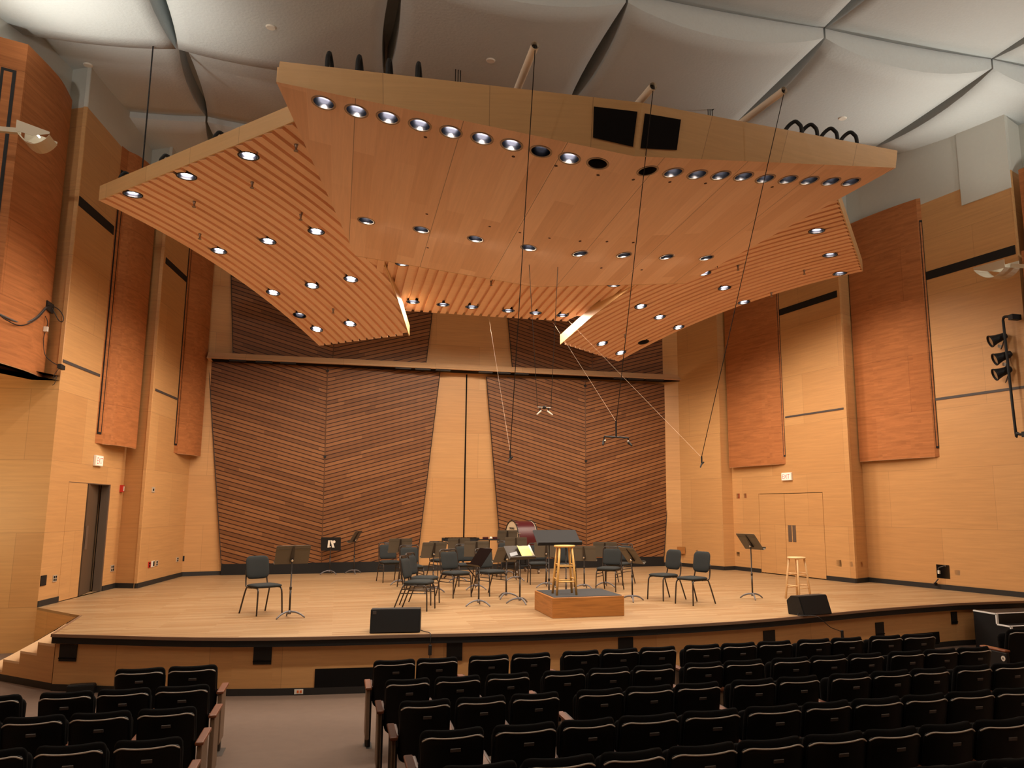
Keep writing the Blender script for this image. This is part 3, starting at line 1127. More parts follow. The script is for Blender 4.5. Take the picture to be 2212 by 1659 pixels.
for pts, holes in (([LT, FC, BC, LBk], cl), ([FC, RTp, RBk, BC], cr_)):
    bm = B(); slab(bm, [tuple(p) for p in pts], .10)
    bmesh.ops.triangulate(bm, faces=bm.faces)
    o = obj('soffit_panel', bm, M_CANOPY, can, world=True)
    cut(o, in_parent(o, bore_list(holes)))
for a, b, a2, b2 in ((LT, FC, LT2, FC2), (FC, RTp, FC2, RT2)):
    bm = B()
    back = Vector((0, .05, 0))
    for i in range(12):
        q = [a.lerp(b, i / 12), a.lerp(b, (i + 1) / 12), a2.lerp(b2, (i + 1) / 12), a2.lerp(b2, i / 12)]
        hexa(bm, q, [p + back for p in q])
    weld(bm)
    f = obj('front_fascia', bm, M_FASCIA, can, world=True)
for px4, a, b, c in ((((1283, 230), (1376.5, 241), (1367, 317), (1281, 297)), LT, FC, FC2), (((1393, 245), (1470, 258), (1461, 324), (1383.5, 320)), FC, RTp, FC2)):
    n = (b - a).cross(c - a).normalized()
    if n.y > 0: n = -n
    q = [at_plane(*p, a, n) for p in px4]
    bm = B(); hexa(bm, [p + n * .012 for p in q], [p - n * .01 for p in q])
    obj('speaker_grille', bm, M_DARK, can, world=True)
# side and rear edges of the main canopy
for a, b in ((LT, LBk), (LBk, BC), (BC, RBk), (RBk, RTp)):
    bm = B()
    d = (b - a).normalized().cross(Vector((0, 0, 1))) * .02
    hexa(bm, [a, b, b + d, a + d], [a + Vector((0, 0, .18)), b + Vector((0, 0, .18)), b + d + Vector((0, 0, .18)), a + d + Vector((0, 0, .18))])
    obj('edge_board', bm, M_FASCIA, can, world=True)
# small dark sprinkler holes in the soffit
for q in ((919, 296), (1109, 338), (1201, 358), (1292, 378), (1368, 388), (1447, 393), (1524, 396), (1668, 404), (922, 462), (1058, 489), (1123, 502), (1187, 514), (1253, 521), (1311, 522), (1368, 524), (924, 535), (1035, 552), (1090, 562), (1299, 579), (1386, 583)):
    P, n = on_main(*q)
    bm = B(); lathe(bm, [(0, .004), (.022, .004), (.022, -.004), (0, -.004)], 10, Matrix.Translation(P) @ n.to_track_quat('Z', 'Y').to_matrix().to_4x4())
    obj('sprinkler_hole', bm, mat('dark_hole', (.06, .01, .008), .6), can, world=True)
# bent black conduits feeding the front lights, and hanger cables
def conduit(parent, P, d, h=.28, L=.34, drop=.1):
    P = Vector(P)
    d = Vector(d).normalized()
    pts = [P - Vector((0, 0, drop)), P + Vector((0, 0, h * .55)), P + d * .03 + Vector((0, 0, h * .85)), P + d * .09 + Vector((0, 0, h)), P + d * L * .6 + Vector((0, 0, h * .62)), P + d * L + Vector((0, 0, -drop))]
    bm = B(); tube(bm, smoothpath(pts, 5), .026, 8)
    c = obj('conduit', bm, M_BLACK, parent, smooth=True, world=True)
    bm = B(); lathe(bm, [(.034, -.02), (.036, .06), (.03, .07)], 10, Matrix.Translation(P)); obj('coupling', bm, M_STEEL, c, world=True)


def top_front(a2, b2, x):
    return a2.lerp(b2, (x - a2.x) / (b2.x - a2.x))


for px in (705, 775, 845, 914):
    k = (px - 600) / (1388 - 600)
    P = top_front(LT2, FC2, LT2.x + (FC2.x - LT2.x) * k * .93)
    conduit(can, P + Vector((0, .12, -.02)), (.25, 1, 0), .30)
for px in (1716, 1752, 1800, 1848):
    k = (px - 1388) / (1937 - 1388)
    P = top_front(FC2, RT2, FC2.x + (RT2.x - FC2.x) * (k ** .98))
    conduit(can, P + Vector((0, .12, -.02)), (-.8, .5, 0), .26)
ha_, hb_ = at_z(990, 138, 9.45), at_z(1590, 228, 9.45)
for (x, y), zc in (((ha_.x, min(ha_.y, 13.1)), 9.4), ((hb_.x - .5, 13.1), 9.4)):
    zb = (zL if x < AX else zR)(x, y) + .1
    for j in (-1, 0, 1):
        bm = B(); tube(bm, [(x + .045 * j, y, zb), (x + .045 * j, y, zc)], .008, 6)
        h = obj('hanger_cable', bm, M_BLACK, can, world=True)
    bm = B(); box(bm, x - .08, x + .08, y - .03, y + .03, zc - .03, zc); obj('ceiling_cleat', bm, M_BLACK, h, world=True)
# pale tubes lying on the canopy: each carries one microphone cable over the front edge
TUBES = []
for (pf, pb, zf, zb_, lab) in (((1156, 98), (1118, 192), 6.62, 6.70, 'pale tube over the canopy edge, leftmost of three'), ((1411, 186), (1380, 222), 6.42, 6.48, 'pale tube over the middle of the canopy edge beside the black grilles'), ((1694, 195), (1598, 267), 6.66, 6.72, 'pale tube over the canopy edge, rightmost of three')):
    a, b = at_z(*pf, zf), at_z(*pb, zb_)
    d = (b - a).normalized()
    bm = B()
    tube(bm, [a, b + d * .9], .045, 16, cap=False)
    tube(bm, [a, b + d * .9], .038, 16, cap=False)
    o = thing('cable_tube', lab, 'tube', a, 0, 'cable tubes on the canopy')
    obj('tube_wall', bm, M_TUBE, o, smooth=True, world=True)
    bm = B(); lathe(bm, [(0, 0), (.037, 0)], 14, Matrix.Translation(a + d * .05) @ d.to_track_quat('Z', 'Y').to_matrix().to_4x4())
    obj('tube_mouth', bm, M_CAN, o, world=True)
    TUBES.append(a)


# ---- slatted side clouds
CA = Vector((AX - 7.17, 13.69, 0))
EA, EB = Vector((.494, .869, 0)), Vector((.869, -.494, 0))


def mirror(p):
    return Vector((2 * AX - p.x, p.y, p.z))


def cloud_z(s):
    return 6.60 - .0228 * max(0, s) ** 2


def cloud(right, label):
    fx = mirror if right else (lambda p: p)
    t = thing('slatted_canopy', label, 'canopy', fx(CA + EA * 3.3 + EB * 1.5 + Vector((0, 0, 6.35))), 0, 'slatted canopies')

    def W_(s, t_, dz): return fx(CA + EA * s + EB * t_ + Vector((0, 0, cloud_z(s) + dz)))

    def s0(t_): return -.345 * t_

    def s1(t_): return 6.74 - .112 * t_ if t_ <= 2.47 else 6.46 - (t_ - 2.47) * 3.45
    bm = B()
    ts = [0, .8, 1.6, 2.3, 2.47, 2.9, 3.3, 3.7, 4.1, 4.45, 4.74]
    n = 16
    lo = [[bm.verts.new(W_(s0(a) + (s1(a) - s0(a)) * k / n, a, 0.0)) for k in range(n + 1)] for a in ts]
    hi = [[bm.verts.new(v.co + Vector((0, 0, .10))) for v in r_] for r_ in lo]
    m = len(ts) - 1
    for j in range(m):
        for k in range(n):
            bm.faces.new((lo[j][k], lo[j][k + 1], lo[j + 1][k + 1], lo[j + 1][k]))
            bm.faces.new((hi[j][k], hi[j + 1][k], hi[j + 1][k + 1], hi[j][k + 1]))
    for j in range(m):
        for k in (0, n): bm.faces.new((lo[j][k], lo[j + 1][k], hi[j + 1][k], hi[j][k]))
    for k in range(n):
        for j in (0, m): bm.faces.new((lo[j][k], lo[j][k + 1], hi[j][k + 1], hi[j][k]))
    plate = obj('top_panel', bm, M_SLAT, t, world=True)
    bm = B()
    pitch = .198
    for j in range(25):
        a = .01 + j * pitch
        b = a + .128
        if b > 4.74: break
        e0, e1 = s0((a + b) / 2), min(s1(a), s1(b))
        if e1 - e0 < .1: break
        pr = []
        for k in range(n + 1):
            s = e0 + (e1 - e0) * k / n
            pr.append([bm.verts.new(W_(s, c, dz)) for c, dz in ((a, -.055), (b, -.055), (b, .001), (a, .001))])
        for p, q in zip(pr, pr[1:]):
            for i in range(4):
                i2 = (i + 1) % 4
                bm.faces.new((p[i], p[i2], q[i2], q[i]))
        bm.faces.new(pr[0]); bm.faces.new(pr[-1])
    uv = bm.loops.layers.uv.new('UVMap')
    for f in bm.faces:
        for l in f.loops:
            p = l.vert.co
            if right: p = mirror(p)
            d = p - CA
            l[uv].uv = (d.dot(EA), d.dot(EB))
    slats = obj('slats', bm, M_SLAT, t, world=True)
    # fascia boards: front, outer, inner
    for edge, z0, z1 in (([(s0(a), a - .0) for a in (0, 1.5, 3, 4.74)], -.05, .20), ([(s, 0) for s in [6.74 * k / 12 for k in range(13)]], -.02, .12), ([(s1(a), a) for a in (2.47, 2.9, 3.4, 3.9, 4.4)], -.08, .16)):
        bm = B()
        pts = [W_(s, a, 0) for s, a in edge]
        cen = W_(3.3, 1.6, 0)
        for p, q in zip(pts, pts[1:]):
            d = (q - p).normalized().cross(Vector((0, 0, 1)))
            if d.dot(p - cen) < 0: d = -d
            d *= .022
            hexa(bm, [p + Vector((0, 0, z0)), q + Vector((0, 0, z0)), q + d + Vector((0, 0, z0)), p + d + Vector((0, 0, z0))],
                 [p + Vector((0, 0, z1)), q + Vector((0, 0, z1)), q + d + Vector((0, 0, z1)), p + d + Vector((0, 0, z1))])
        weld(bm)
        obj('edge_board', bm, M_FASCIA, t, world=True)
    return t, plate, slats, W_, s0


def cloud_hit(px, py, right):
    z = 6.5
    for _ in range(20):
        P = at_z(px, py, z - .055)
        q = mirror(P) if right else P
        s = (q - CA).dot(EA)
        z = .5 * z + .5 * cloud_z(s)
    n = Vector((0, 0, -1))
    return P, (q - CA).dot(EA), n


CL = {False: [(287, 420), (403, 381), (537, 337), (473, 542), (579, 521), (683, 500), (590, 632), (674, 617), (758, 603), (647, 681), (684, 711), (756, 699)],
      True: [(1764, 499), (1793, 551), (1814, 591), (1521, 590), (1565, 622), (1607, 653), (1384, 662), (1425, 685), (1466, 707), (1301, 742), (1341, 762), (1390, 739)]}
ROWW = ['first row from the front edge', 'second row from the front edge', 'third row from the front edge', 'last row at the rear tip']
LMR = ['left', 'middle', 'right']
for right in (False, True):
    side = 'right' if right else 'left'
    t, plate, slats, W_, s0 = cloud(right, '%s slatted wooden canopy beside the main canopy' % side)
    lst = []
    pos = []
    for k, q in enumerate(CL[right]):
        P, s, n = cloud_hit(*q, right)
        sl = -.0456 * max(0, s)
        tilt = EA * 1.0 + Vector((0, 0, sl))
        if right: tilt = Vector((-tilt.x, tilt.y, tilt.z))
        eb = EB if not right else Vector((-EB.x, EB.y, 0))
        n = tilt.cross(eb)
        n = -n if n.z > 0 else n
        n.normalize()
        lst.append((P, n, .135))
        kind = 'dim' if (not right and k == 9) else 'empty' if (right and k == 11) else 'lit'  # left dim one is empty: its lit bowl imitated by a glowing disc
        order = sorted(range(k // 3 * 3, k // 3 * 3 + 3), key=lambda i: CL[right][i][0])
        DOWNLIGHTS.append((P, n, .135, '%s downlight, %s one in the %s, %s slatted canopy' % ({'lit': 'lit', 'dim': 'empty pale-glowing', 'empty': 'unlit'}[kind], LMR[order.index(k)], ROWW[k // 3], side), 'downlights of the %s slatted canopy' % side, kind))
    cut(plate, in_parent(plate, bore_list(lst)))
    cut(slats, in_parent(slats, bore_list(lst)))
    for tt in ((.35, 1.45, 2.75) if not right else (.8, 2.0)):
        P = W_(s0(tt) + .12, tt, .12)
        d = EA.copy()
        if right: d.x = -d.x
        conduit(t, P, d + (EB if not right else Vector((-EB.x, EB.y, 0))) * .6, .30, .42)
    for ss, tt in ((.5, .3), (5.5, .8), (5.3, 2.2)):
        P = W_(ss, tt, .1)
        bm = B(); tube(bm, [P, (P.x, P.y, 9.78)], .013, 6)
        obj('hanger_rod', bm, M_BLACK, t, world=True)
    for q in ([(420, 435), (545, 393), (650, 463), (432, 505), (640, 312), (720, 667)] if not right else [(1594, 574), (1737, 583), (1666, 632), (1350, 722)]):
        P, s, n = cloud_hit(*q, right)
        bm = B(); lathe(bm, [(0, .06), (.035, .06), (.02, .0), (.012, -.05), (.03, -.06), (.03, -.07), (0, -.07)], 12, Matrix.Translation(P + Vector((0, 0, -.03))))
        obj('sprinkler_head', bm, M_STEEL, t, smooth=True, world=True)

# ---- slatted rear canopy between the side ones
t = thing('slatted_canopy', 'rear slatted wooden canopy in the middle behind the main canopy', 'canopy', (AX, 15.8, 6.35), 0, 'slatted canopies')
zM = lambda y: 6.20 + .035 * (18.0 - y)
half = lambda y: 2.03 + (18.05 - y) * .27
bm = B()
YB, YF = 18.05, 13.4
slab(bm, [(AX - half(YF), YF, zM(YF)), (AX + half(YF), YF, zM(YF)), (AX + half(YB), YB, zM(YB)), (AX - half(YB), YB, zM(YB))], .1)
plate = obj('top_panel', bm, M_SLAT, t, world=True)
bm = B()
x = -3.3
while x < 3.3:
    xa, xb = x, x + .128
    mx = max(abs(xa), abs(xb))
    yb = YB if mx <= half(YB) else YB - (mx - half(YB)) / .27
    if yb - YF > .1:
        hexa(bm, [(AX + xa, YF, zM(YF) - .055), (AX + xb, YF, zM(YF) - .055), (AX + xb, yb, zM(yb) - .055), (AX + xa, yb, zM(yb) - .055)],
             [(AX + xa, YF, zM(YF) + .001), (AX + xb, YF, zM(YF) + .001), (AX + xb, yb, zM(yb) + .001), (AX + xa, yb, zM(yb) + .001)])
    x += .198
slats = obj('slats', bm, M_SLAT, t, world=True)
nM = Vector((0, -.035, -1)).normalized()
lst = []
for k, q in enumerate(((892, 652), (957, 658), (1019, 663), (1098, 671), (1157, 676), (1215, 681), (870, 569), (1326, 615))):
    P = at_plane(*q, (AX, 18, zM(18) - .055), nM)
    lst.append((P, nM, .135))
    if k < 6: lab = 'lit downlight, %s from the left along the edge of the rear slatted canopy' % ORD[k + 1]
    else: lab = 'lit downlight half hidden behind the %s rear corner of the main canopy' % ('left' if k == 6 else 'right')
    DOWNLIGHTS.append((P, nM, .135, lab, 'downlights of the rear slatted canopy', 'lit'))
cut(plate, in_parent(plate, bore_list(lst)))
cut(slats, in_parent(slats, bore_list(lst)))
bm = B(); box(bm, AX - half(YB), AX + half(YB), YB, YB + .02, zM(YB) - .01, zM(YB) + .14)
obj('edge_board', bm, M_FASCIA, t, world=True)
for x, y in ((-2.4, 14.5), (2.4, 14.5), (-1.5, 17.5), (1.5, 17.5)):
    bm = B(); tube(bm, [(AX + x, y, zM(y) + .1), (AX + x, y, 9.78)], .013, 6); obj('hanger_rod', bm, M_BLACK, t, world=True)
P = at_plane(1061, 607, (AX, 18, zM(18) - .055), nM)
bm = B(); lathe(bm, [(0, .06), (.035, .06), (.02, .0), (.012, -.05), (.03, -.06), (.03, -.07), (0, -.07)], 12, Matrix.Translation(P + Vector((0, 0, -.03))))
obj('sprinkler_head', bm, M_STEEL, t, smooth=True, world=True)


# ---- the downlights themselves
proto = {}
for P, n, r, lab, grp, kind in DOWNLIGHTS:
    t = thing('downlight', lab, 'light', P, 0, grp)
    t.rotation_mode = 'QUATERNION'
    t.rotation_quaternion = n.to_track_quat('-Z', 'Y')
    key = (round(r, 3), kind == 'empty')
    if key not in proto:
        b1 = B()                      # flange
        lathe(b1, [(r - .012, .012), (r - .012, -.005), (r + .012, -.006), (r + .014, .002), (r - .012, .012)], 28)
        b2 = B()                      # reflector bowl
        lathe(b2, [(r - .013, .0), (r - .02, .06), (r * .72, .14), (r * .45, .19), (0, .20)] if not key[1] else [(r - .013, .0), (r - .013, .26), (0, .26)], 28)
        b3 = B()
        zl = .10 if r < .13 else .05
        lathe(b3, [(0, zl), (r * .42, zl + .005), (r * .60, zl + .03), (r * .5, zl + .06), (0, zl + .065)], 20)
        proto[key] = (b1, b2, b3)
        mk = []
        for nm, b in (('flange', b1), ('reflector', b2), ('lamp', b3)):
            bmesh.ops.recalc_face_normals(b, faces=b.faces)
            me = bpy.data.meshes.new(nm)
            b.to_mesh(me); b.free()
            for p in me.polygons: p.use_smooth = True
            mk.append(me)
        mk[0].materials.append(M_BLACK if r > .13 else M_STEEL)
        mk[1].materials.append(M_CAN if key[1] else M_REFL)
        mk[2].materials.append(M_LAMP)
        dim = mk[2].copy(); dim.materials.clear(); dim.materials.append(M_DIM)
        proto[key] = mk + [dim]
    ms = proto[key]
    for nm, me in (('flange', ms[0]), ('reflector', ms[1])) + ((('lamp', ms[3] if kind == 'dim' else ms[2]),) if kind != 'empty' else ()):
        o = bpy.data.objects.new(nm, me); COL.objects.link(o); o.parent = t
    if kind in ('lit', 'front'):
        ld = bpy.data.lights.new('lamp_beam', 'SPOT')
        ld.energy = FRONT_W if kind == 'front' else DOWN_W
        ld.color = LAMP_COL
        ld.spot_size = R(166) if kind == 'lit' else R(72)
        ld.spot_blend = .8 if kind == 'lit' else .85
        ld.shadow_soft_size = 0.07
        lo = bpy.data.objects.new('lamp_beam', ld); COL.objects.link(lo)
        lo.parent = t
        rear = 'rear' in grp
        if rear:
            ld.spot_size = R(179); ld.spot_blend = .25
            ld.energy *= .62
        lo.location = (0, 0, -.035 if rear else .02)
        q = t.rotation_quaternion.inverted()
        aim = Vector((0, .75 if kind == 'front' else 0, -1))
        lo.rotation_mode = 'QUATERNION'
        lo.rotation_quaternion = q @ aim.to_track_quat('-Z', 'Y')

# ================================================================== THEATRE SEATS
def seat_parts(root, w=.46):
    lean = Matrix.Rotation(R(11), 4, 'X')
    bm = B(); pad(bm, w, .46, .085, curve=.045, r=.06, mt=Matrix.Translation((0, 0, .40)) @ lean)
    obj('backrest', bm, M_SEATF, root, smooth=True)
    bm = B(); pad(bm, w - .01, .425, .03, curve=.045, r=.05, mt=Matrix.Translation((0, -.042, .395)) @ lean, power=10)
    sh = obj('back_shell', bm, M_SEATP, root, smooth=True)
    pts = []
    for i in range(15):
        u = -1 + 2 * i / 14
        zz = .425 - (.028 if abs(u) > .95 else (.008 if abs(u) > .82 else 0))
        pts.append(Matrix.Translation((0, -.042, .395)) @ lean @ Vector((u * (w / 2 - .015), .045 * u * u - .012, zz)))
    bm = B(); tube(bm, smoothpath(pts, 2), .0055, 6)
    obj('rim', bm, mat_rim, sh, smooth=True)
    bm = B(); rbox(bm, -.037, .037, -.004, .004, -.012, .012, .003, 1, Matrix.Translation((0, -.042, .395)) @ lean @ Matrix.Translation((.012, -.017, .35)))
    obj('number_plate', bm, M_PLATE, root)
    bm = B(); pad(bm, w - .05, .42, .09, r=.06, mt=Matrix.Translation((0, .10, .36)) @ Matrix.Rotation(R(-6), 4, 'X'))
    obj('seat_cushion', bm, M_SEATF, root, smooth=True)
    x = -w / 2 - .012
    bm = B(); box(bm, x - .014, x + .014, .02, .10, 0.02, .56); box(bm, x - .014, x + .014, -.04, .30, .52, .575); box(bm, x - .03, x + .03, -.06, .18, 0, .02)
    obj('standard', bm, M_BLACK, root)
    bm = B(); rbox(bm, x - .028, x + .028, -.03, .31, .575, .60, .01, 2)
    obj('armrest', bm, M_ARMD, root, smooth=False)


mat_rim = mat('shell_edge_highlight', (.55, .50, .45), rough=.35, spec=.6)  # black shell edge coloured pale to imitate its highlight
seat0 = thing('theatre_seat', 'x', 'theatre seat')
seat_parts(seat0)
ROW_Y = [8.38, 7.29, 6.34, 5.37, 4.56, 3.80]
ROW_Z = [.12, .15, .18, .21, .23, .25]
RIGHT = [
    [(805, 899), (899, 991), (1013, 1102), (1106, 1192), (1216, 1298), (1301, 1383), (1385, 1465), (1481, 1561), (1562, 1639), (1641, 1717), (1728, 1802), (1802, 1872), (1886, 1957), (1956, 2029)],
    [(832, 932), (940, 1041), (1051, 1147), (1174, 1267), (1273, 1364), (1370, 1459), (1481, 1566), (1567, 1654), (1671, 1754), (1755, 1835), (1838, 1914), (1926, 2003), (2003, 2076), (2075, 2148)],
    [(864, 978), (986, 1097), (1105, 1212), (1247, 1350), (1353, 1457), (1460, 1559), (1582, 1678), (1681, 1773), (1795, 1884), (1886, 1971), (1972, 2054), (2067, 2146), (2149, 2226)],
    [(910, 1052), (1067, 1206), (1212, 1332), (1337, 1468), (1474, 1600), (1610, 1731), (1735, 1839), (1841, 1950), (1950, 2046), (2046, 2148), (2148, 2244)],
    [(955, 1125), (1129, 1291), (1297, 1437), (1442, 1592), (1592, 1733), (1734, 1868), (1864, 1983), (1985, 2100), (2102, 2221)],
    [(1963, 2116), (2119, 2262)]]
LEFT = [[(245, 357), (360, 470)], [(-75, 52), (85, 206), (210, 329), (335, 456)], [(-130, 10), (10, 150), (155, 291), (300, 431)], [(-92, 74), (86, 243), (254, 406)]]
ROWN = ['front row', 'second row', 'third row', 'fourth row', 'fifth row', 'sixth row']
SEATS = 0


def place_seat(x0, x1, y, zt, label, group):
    global SEATS
    a, b = at_y(x0, 1450, y).x, at_y(x1, 1450, y).x
    loc = (.5 * (a + b), y + .085, zt - .855)
    s = seat0 if SEATS == 0 else dup(seat0)
    SEATS += 1
    s.location = loc
    s.scale = ((b - a) / .47, 1, 1)
    s['label'] = label
    s['group'] = group
    return s


def aisle_end(s, side):
    """end panel with a stained armrest, on the aisle side of a row"""
    x = side * .27
    bm = B(); rbox(bm, x - .02, x + .02, -.06, .24, .10, .575, .012, 2)
    obj('end_panel', bm, M_AISLE, s)
    bm = B(); rbox(bm, x - .035, x + .035, -.09, .33, .576, .603, .01, 2)
    obj('aisle_armrest', bm, M_ARM, s)
    bm = B(); box(bm, x - .03, x + .06, -.12, .16, 0, .018); box(bm, x - .016, x + .016, .05, .12, .018, .10)
    obj('foot_plate', bm, M_FOOT, s)


for k, row in enumerate(RIGHT):
    prev = None
    for i, (x0, x1) in enumerate(row):
        n = i + 1
        if k == 5:
            lab = 'black theatre seat at the bottom edge of the picture, %s of two there' % ('left' if i == 0 else 'right')
        elif i == 0: lab = 'black theatre seat at the aisle end of the %s, right block' % ROWN[k]
        else: lab = 'black theatre seat, %s from the aisle in the %s, right block' % (ORD[n], ROWN[k])
        s = place_seat(x0, x1, ROW_Y[k], ROW_Z[k], lab, 'theatre seats of the right block')
        if i == 0 and k < 5: ends = s; aisle_end(s, -1)
for k, row in enumerate(LEFT):
    for i, (x0, x1) in enumerate(row):
        n = len(row) - i
        lab = 'black theatre seat at the aisle end of the %s, left block' % ROWN[k] if n == 1 else 'black theatre seat, %s from the aisle in the %s, left block' % (ORD[n], ROWN[k])
        s = place_seat(x0, x1, ROW_Y[k] + .22 + .02 * k, ROW_Z[k], lab, 'theatre seats of the left block')
        if i == len(row) - 1: aisle_end(s, 1)
# first seats of the block beyond the right aisle
for k, (x0, x1) in enumerate(((2186, 2262),)):
    s = place_seat(x0, x1, ROW_Y[0], ROW_Z[0], 'black theatre seat with a round white row disc at the right edge', 'theatre seats beyond the right aisle')
    bm = B(); rbox(bm, -.30, -.26, -.10, .28, .06, .575, .012, 2); o = obj('end_panel', bm, M_BLACK, s)
    bm = B(); lathe(bm, [(0, 0), (.032, 0), (.032, .006), (0, .006)], 20, Matrix.Translation((-.302, -.05, .50)) @ Matrix.Rotation(-PI / 2, 4, 'Y')); obj('row_disc', bm, M_WHITE, o)
    bm = text_mesh('A', .042, .001); bm.transform(Matrix.Translation((-.3095, -.05, .50)) @ Matrix.Rotation(-PI / 2, 4, 'Z') @ Matrix.Rotation(PI / 2, 4, 'X')); obj('row_letter', bm, M_BLACK, o)


# ================================================================== FURNITURE ON THE STAGE
def heading(dx, dy):
    """rotation about z that turns local +y to this direction"""
    return math.atan2(-dx, dy)


def cam_dir(r, f):
    """direction given as right / away from the photographer"""
    v = Vector((math.cos(YAW), -math.sin(YAW))) * r + Vector((math.sin(YAW), math.cos(YAW))) * f
    return v.normalized()


UPX = Matrix.Rotation(PI / 2, 4, 'X')


def posture_chair(label):
    t = thing('stage_chair', label, 'chair', group='chairs with rounded tall backs')
    bm = B(); pad(bm, .43, .42, .06, r=.08, mt=Matrix.Translation((0, .22, .432)) @ UPX); obj('seat', bm, M_FABG, t, smooth=True)
    bm = B(); pad(bm, .385, .36, .055, curve=.025, r=.085, mt=Matrix.Translation((0, -.235, .52)) @ Matrix.Rotation(R(9), 4, 'X')); obj('backrest', bm, M_FABG, t, smooth=True)
    for s in (-1, 1):
        bm = B(); tube(bm, smoothpath([(s * .185, -.02, .405), (s * .19, .14, .405), (s * .192, .185, .38), (s * .198, .20, .30), (s * .21, .215, .0)], 5), .0125); obj('leg', bm, M_LEG, t, smooth=True)
        bm = B(); tube(bm, smoothpath([(s * .185, -.04, .405), (s * .19, -.17, .40), (s * .20, -.215, .32), (s * .215, -.33, .0)], 5), .0125); obj('leg', bm, M_LEG, t, smooth=True)
        bm = B(); tube(bm, smoothpath([(s * .175, -.05, .40), (s * .18, -.20, .405), (s * .178, -.245, .47), (s * .165, -.275, .66)], 5), .0115); obj('back_support', bm, M_LEG, t, smooth=True)
    return t


def banquet_chair(label):
    t = thing('banquet_chair', label, 'chair', group='chairs with framed backs')
    bm = B(); pad(bm, .42, .42, .075, r=.07, mt=Matrix.Translation((0, .225, .435)) @ UPX); obj('seat', bm, M_FABG, t, smooth=True)
    tilt = Matrix.Translation((0, -.20, .47)) @ Matrix.Rotation(R(12), 4, 'X')
    bm = B(); pad(bm, .375, .325, .05, curve=.02, r=.055, mt=tilt @ Matrix.Translation((0, .01, .02))); obj('backrest', bm, M_FABG, t, smooth=True)
    fr = [(-.195, 0, -.06), (-.197, .004, .12), (-.197, .02, .32), (-.185, .02, .365), (-.15, .02, .385), (0, .005, .388), (.15, .02, .385), (.185, .02, .365), (.197, .02, .32), (.197, .004, .12), (.195, 0, -.06)]
    bm = B(); tube(bm, smoothpath([tilt @ Vector(p) for p in fr], 4), .0125); f = obj('back_frame', bm, M_LEG, t, smooth=True)
    bm = B(); hexa(bm, [tilt @ Vector(p) for p in ((-.06, -.008, .352), (.06, -.008, .352), (.06, .018, .352), (-.06, .018, .352))], [tilt @ Vector(p) for p in ((-.085, -.008, .385), (.085, -.008, .385), (.085, .018, .385), (-.085, .018, .385))])
    obj('hand_grip', bm, M_LEG, f)
    for s in (-1, 1):
        bm = B(); tube(bm, smoothpath([(s * .195, .05, .40), (s * .195, .16, .40), (s * .197, .20, .37), (s * .20, .215, .28), (s * .205, .225, 0)], 5), .0115); obj('leg', bm, M_LEG, t, smooth=True)
        bm = B(); tube(bm, [(s * .195, -.17, .42), (s * .20, -.21, .33), (s * .205, -.34, 0)], .0115); obj('leg', bm, M_LEG, t, smooth=True)
        for z in (.335, .275):
            yb = -.205 - .13 * (.33 - z) / .33
            bm = B(); tube(bm, [(s * .201, yb, z), (s * .201, .212, z)], .008); obj('stretcher', bm, M_LEG, t, smooth=True)
    bm = B(); tube(bm, [(-.195, -.18, .402), (.195, -.18, .402), (.195, .17, .402), (-.195, .17, .402)], .011, closed=True); obj('seat_frame', bm, M_LEG, t, smooth=True)
    return t


def on_floor(px, py, z=0.0):
    p = at_z(px, py, z)
    return (p.x, p.y, z)


A = posture_chair('black chair alone at the left of the stage beside a music stand')
A.location = on_floor(567, 1326); A.rotation_euler.z = heading(*cam_dir(.74, -.67))
dup(A, on_floor(1435, 1295), heading(*cam_dir(-.82, -.57)), 'black rounded-back chair at right, left one of the pair')
dup(A, on_floor(1497, 1304.5), heading(*cam_dir(-.80, -.60)), 'black rounded-back chair at right, right one of the pair')
A = banquet_chair('black framed chair in the nearest left pair, front one seen from the side')
A.location = on_floor(902, 1317); A.rotation_euler.z = heading(*cam_dir(.97, -.16))
for px, py, dx, df, lab in (
        (913, 1304.5, .96, -.20, 'black framed chair just behind the front one of the nearest left pair'),
        (841, 1257, .46, -.89, 'black framed chair furthest left, against the slanted boards'),
        (888, 1270, .44, -.90, 'black framed chair with an open hand slot, second from the left'),
        (983, 1289, .68, -.73, 'black framed chair in the middle with a notched back, facing right'),
        (1060, 1285, .68, -.73, 'black framed chair behind the glossy dark music stand'),
        (1007, 1264.5, .32, -.95, 'black framed chair behind two music stands, under the middle joint'),
        (952, 1251, .60, -.80, 'black framed chair mostly hidden behind a music stand, left of centre'),
        (1097, 1249, .25, -.97, 'black framed chair behind the stand with the yellow book'),
        (1163, 1261, .15, -.99, 'black framed chair left of the conductor stand, in front of the drum'),
        (1222, 1266, -.10, -.99, 'black framed chair seen through the legs of the podium stool'),
        (1316, 1276, -.36, -.93, 'black framed chair right of the podium, facing left'),
        (1338, 1262, -.55, -.83, 'black framed chair tucked behind the one right of the podium')):
    dup(A, on_floor(px, py), heading(*cam_dir(dx, df)), lab)


